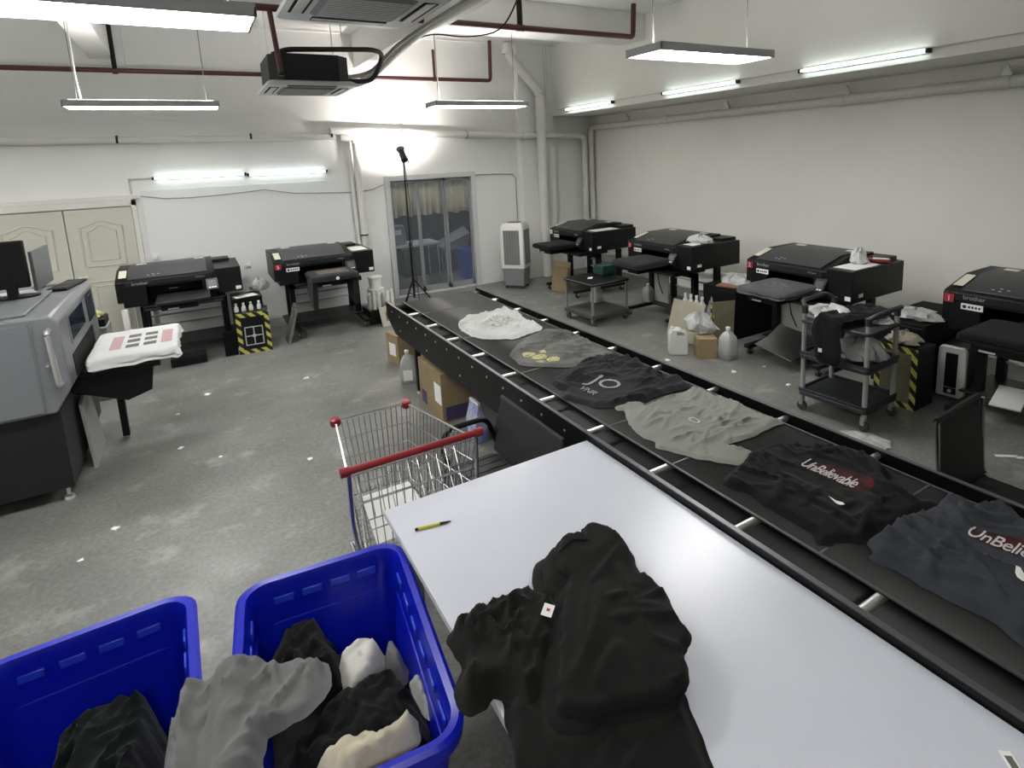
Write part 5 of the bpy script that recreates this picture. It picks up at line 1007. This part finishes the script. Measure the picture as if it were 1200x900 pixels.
# ================================================================== AIR COOLER, PC TOWER
CW = mat('cooler_white', (.62, .62, .60), .4); CGR = mat('cooler_grille', (.16, .165, .165), .6)
t = thing('air_cooler', 'white upright evaporative air cooler with grey base and grilles', 'air cooler', (4.60, 8.62, 0), math.radians(-50))
w2, d2_ = .20, .17
MB().loft([[(x, y, .06) for x, y in rrect(-w2 * .9, w2 * .9, -d2_ * .9, d2_ * .9, .03)], [(x, y, .36) for x, y in rrect(-w2, w2, -d2_, d2_, .04)]]).build('water_tank', mat('cooler_grey', (.19, .195, .20), .45), t, smooth=40)
MB().loft([[(x, y, .36) for x, y in rrect(-w2 - .01, w2 + .01, -d2_ - .01, d2_ + .01, .04)], [(x, y, 1.06) for x, y in rrect(-w2 - .005, w2 + .005, -d2_ - .005, d2_ + .005, .04)], [(x, y, 1.12) for x, y in rrect(-w2 + .03, w2 - .03, -d2_ + .03, d2_ - .03, .04)]]).build('cabinet', CW, t, smooth=40)
for nm, P in (('front_grille', lambda a, z, o_: (a, -d2_ - .012 - o_, z)), ('side_grille', lambda a, z, o_: (w2 + .012 + o_, a * .85, z))):
    v = [P(a, z, o_) for o_ in (-.01, .003) for z in (.42, 1.0) for a in (-.14, .14)]
    gr = MB().mesh(v, [(0, 1, 3, 2), (4, 6, 7, 5), (0, 4, 5, 1), (2, 3, 7, 6), (0, 2, 6, 4), (1, 5, 7, 3)]).build(nm, CGR, t)
    for i in range(1, 6): q = -.14 + .28 * i / 6; MB().tube([P(q, .43, .005), P(q, .99, .005)], .003, 5).build('vane', CW if i == 9 else mat('vane_grey', (.26, .265, .265), .5), gr)
bx('top_panel', DKGREY, t, -.10, .10, -.07, .07, 1.119, 1.126, .003)
for sx in (-1, 1):
    for sy in (-1, 1): MB().tube([(sx * .14, sy * .11 - .01, .03), (sx * .14, sy * .11 + .01, .03)], .03, 12).build('caster', RUBBER, t)
t = thing('computer_tower', 'white fronted computer tower on the floor beside the printer stand', 'computer', (5.34, 2.27, .03), math.radians(-90 + 6))
bx('case', BLACK, t, -.10, .10, .0, .42, 0, .43, .006); MB().prism([(-.105, 0), (.105, 0), (.105, .42), (.08, .445), (-.08, .445), (-.105, .42)], 'y', -.045, 0).build('front_bezel', mat('tower_white', (.48, .48, .46), .4), t, .01); bx('drive_bay', BLACK, t, -.045, .045, -.05, -.04, .09, .39, .004); k = MB().lathe([(.016, 0), (.016, .006)], 14, (0, 0, 0)).build('power_button', SILVER, t); k.location = (0, -.051, .06); k.rotation_euler = FRONT
bx('bay_lower', BLACK, t, -.045, .045, -.05, -.04, .03, .085, .003)
for s in (-1, 1): bx('foot', RUBBER, t, s * .08 - .015, s * .08 + .015, .03, .38, -.03, 0)

# ================================================================== WALL FITTINGS AND LITTER
def socket(loc, label, w_=.045, rz=0.):
    t = thing('wall_socket', label, 'socket', loc, rz); bx('plate', WHITEP, t, -w_, w_, -.012, 0, -.045, .045, .004); bx('plug', WHITEP, t, -.02, .02, -.04, -.012, -.025, .02, .004)
socket((-.50, 9.225, 1.10), 'white wall socket beside the cream door frame'); socket((.57, 9.225, .85), 'white wall socket between the two back printers')
bx('plate', WHITEP, thing('switch_panel', 'double white switch panel on the pillar by the drain pipe', 'switch', (5.22, 9.085, 2.12)), -.09, .06, -.012, 0, -.06, .05, .004)
o = MB().mesh([(.0, 0, 0), (.03, -.01, 0), (.035, .012, 0), (.012, .022, 0), (0, 0, .006), (.03, -.01, .004), (.035, .012, .007), (.012, .022, .004)], [(0, 3, 2, 1), (4, 5, 6, 7), (0, 1, 5, 4), (1, 2, 6, 5), (2, 3, 7, 6), (3, 0, 4, 7)]).build('paper_scrap', PAPER, smooth=0); proto = o
where = [(-.37, 6.09, 'open floor'), (-.32, 5.27, 'o'), (-.07, 6.46, 'o'), (-.80, 4.05, 'o'), (.51, 4.5, 'o'), (.77, 6.3, 'o'), (-.05, 4.92, 'o'), (-.64, 4.29, 'o'), (4.40, 3.81, 't'), (4.73, 3.71, 't'), (4.51, 3.24, 't'), (4.13, 4.39, 't'), (3.9, 3.1, 't')]
for i, (x, y, k) in enumerate(where):
    q = proto if i == 0 else proto.copy()
    if i: COL.objects.link(q)
    q.location = (x, y, .001); q.rotation_euler = (0, 0, i * 1.3); q.scale = (1. + .4 * (i % 3),) * 3
    tag(q, 'scrap of white paper on the open concrete floor' if k != 't' else 'scrap of white paper on the floor between conveyor and printers', 'paper', 'paper scraps on the open floor' if k != 't' else 'paper scraps by the printers')
crumple('plastic_wrap', BAG, (4.08, 2.26, 0), .11, .03, 'crumpled clear wrapper on the floor beside the service trolley wheel', 'wrapper', 91, 1., 1.4)
o = bx('torn_label', PAPER, None, -.07, .07, -.015, .015, 0, .002); o.location = (4.63, 1.60, 0.001); o.rotation_euler = (0, 0, -.7); tag(o, 'torn white label strip on the floor behind the mesh chair', 'paper'); bx('torn_end', PAPER, o, .05, .10, -.03, .0, 0, .002)
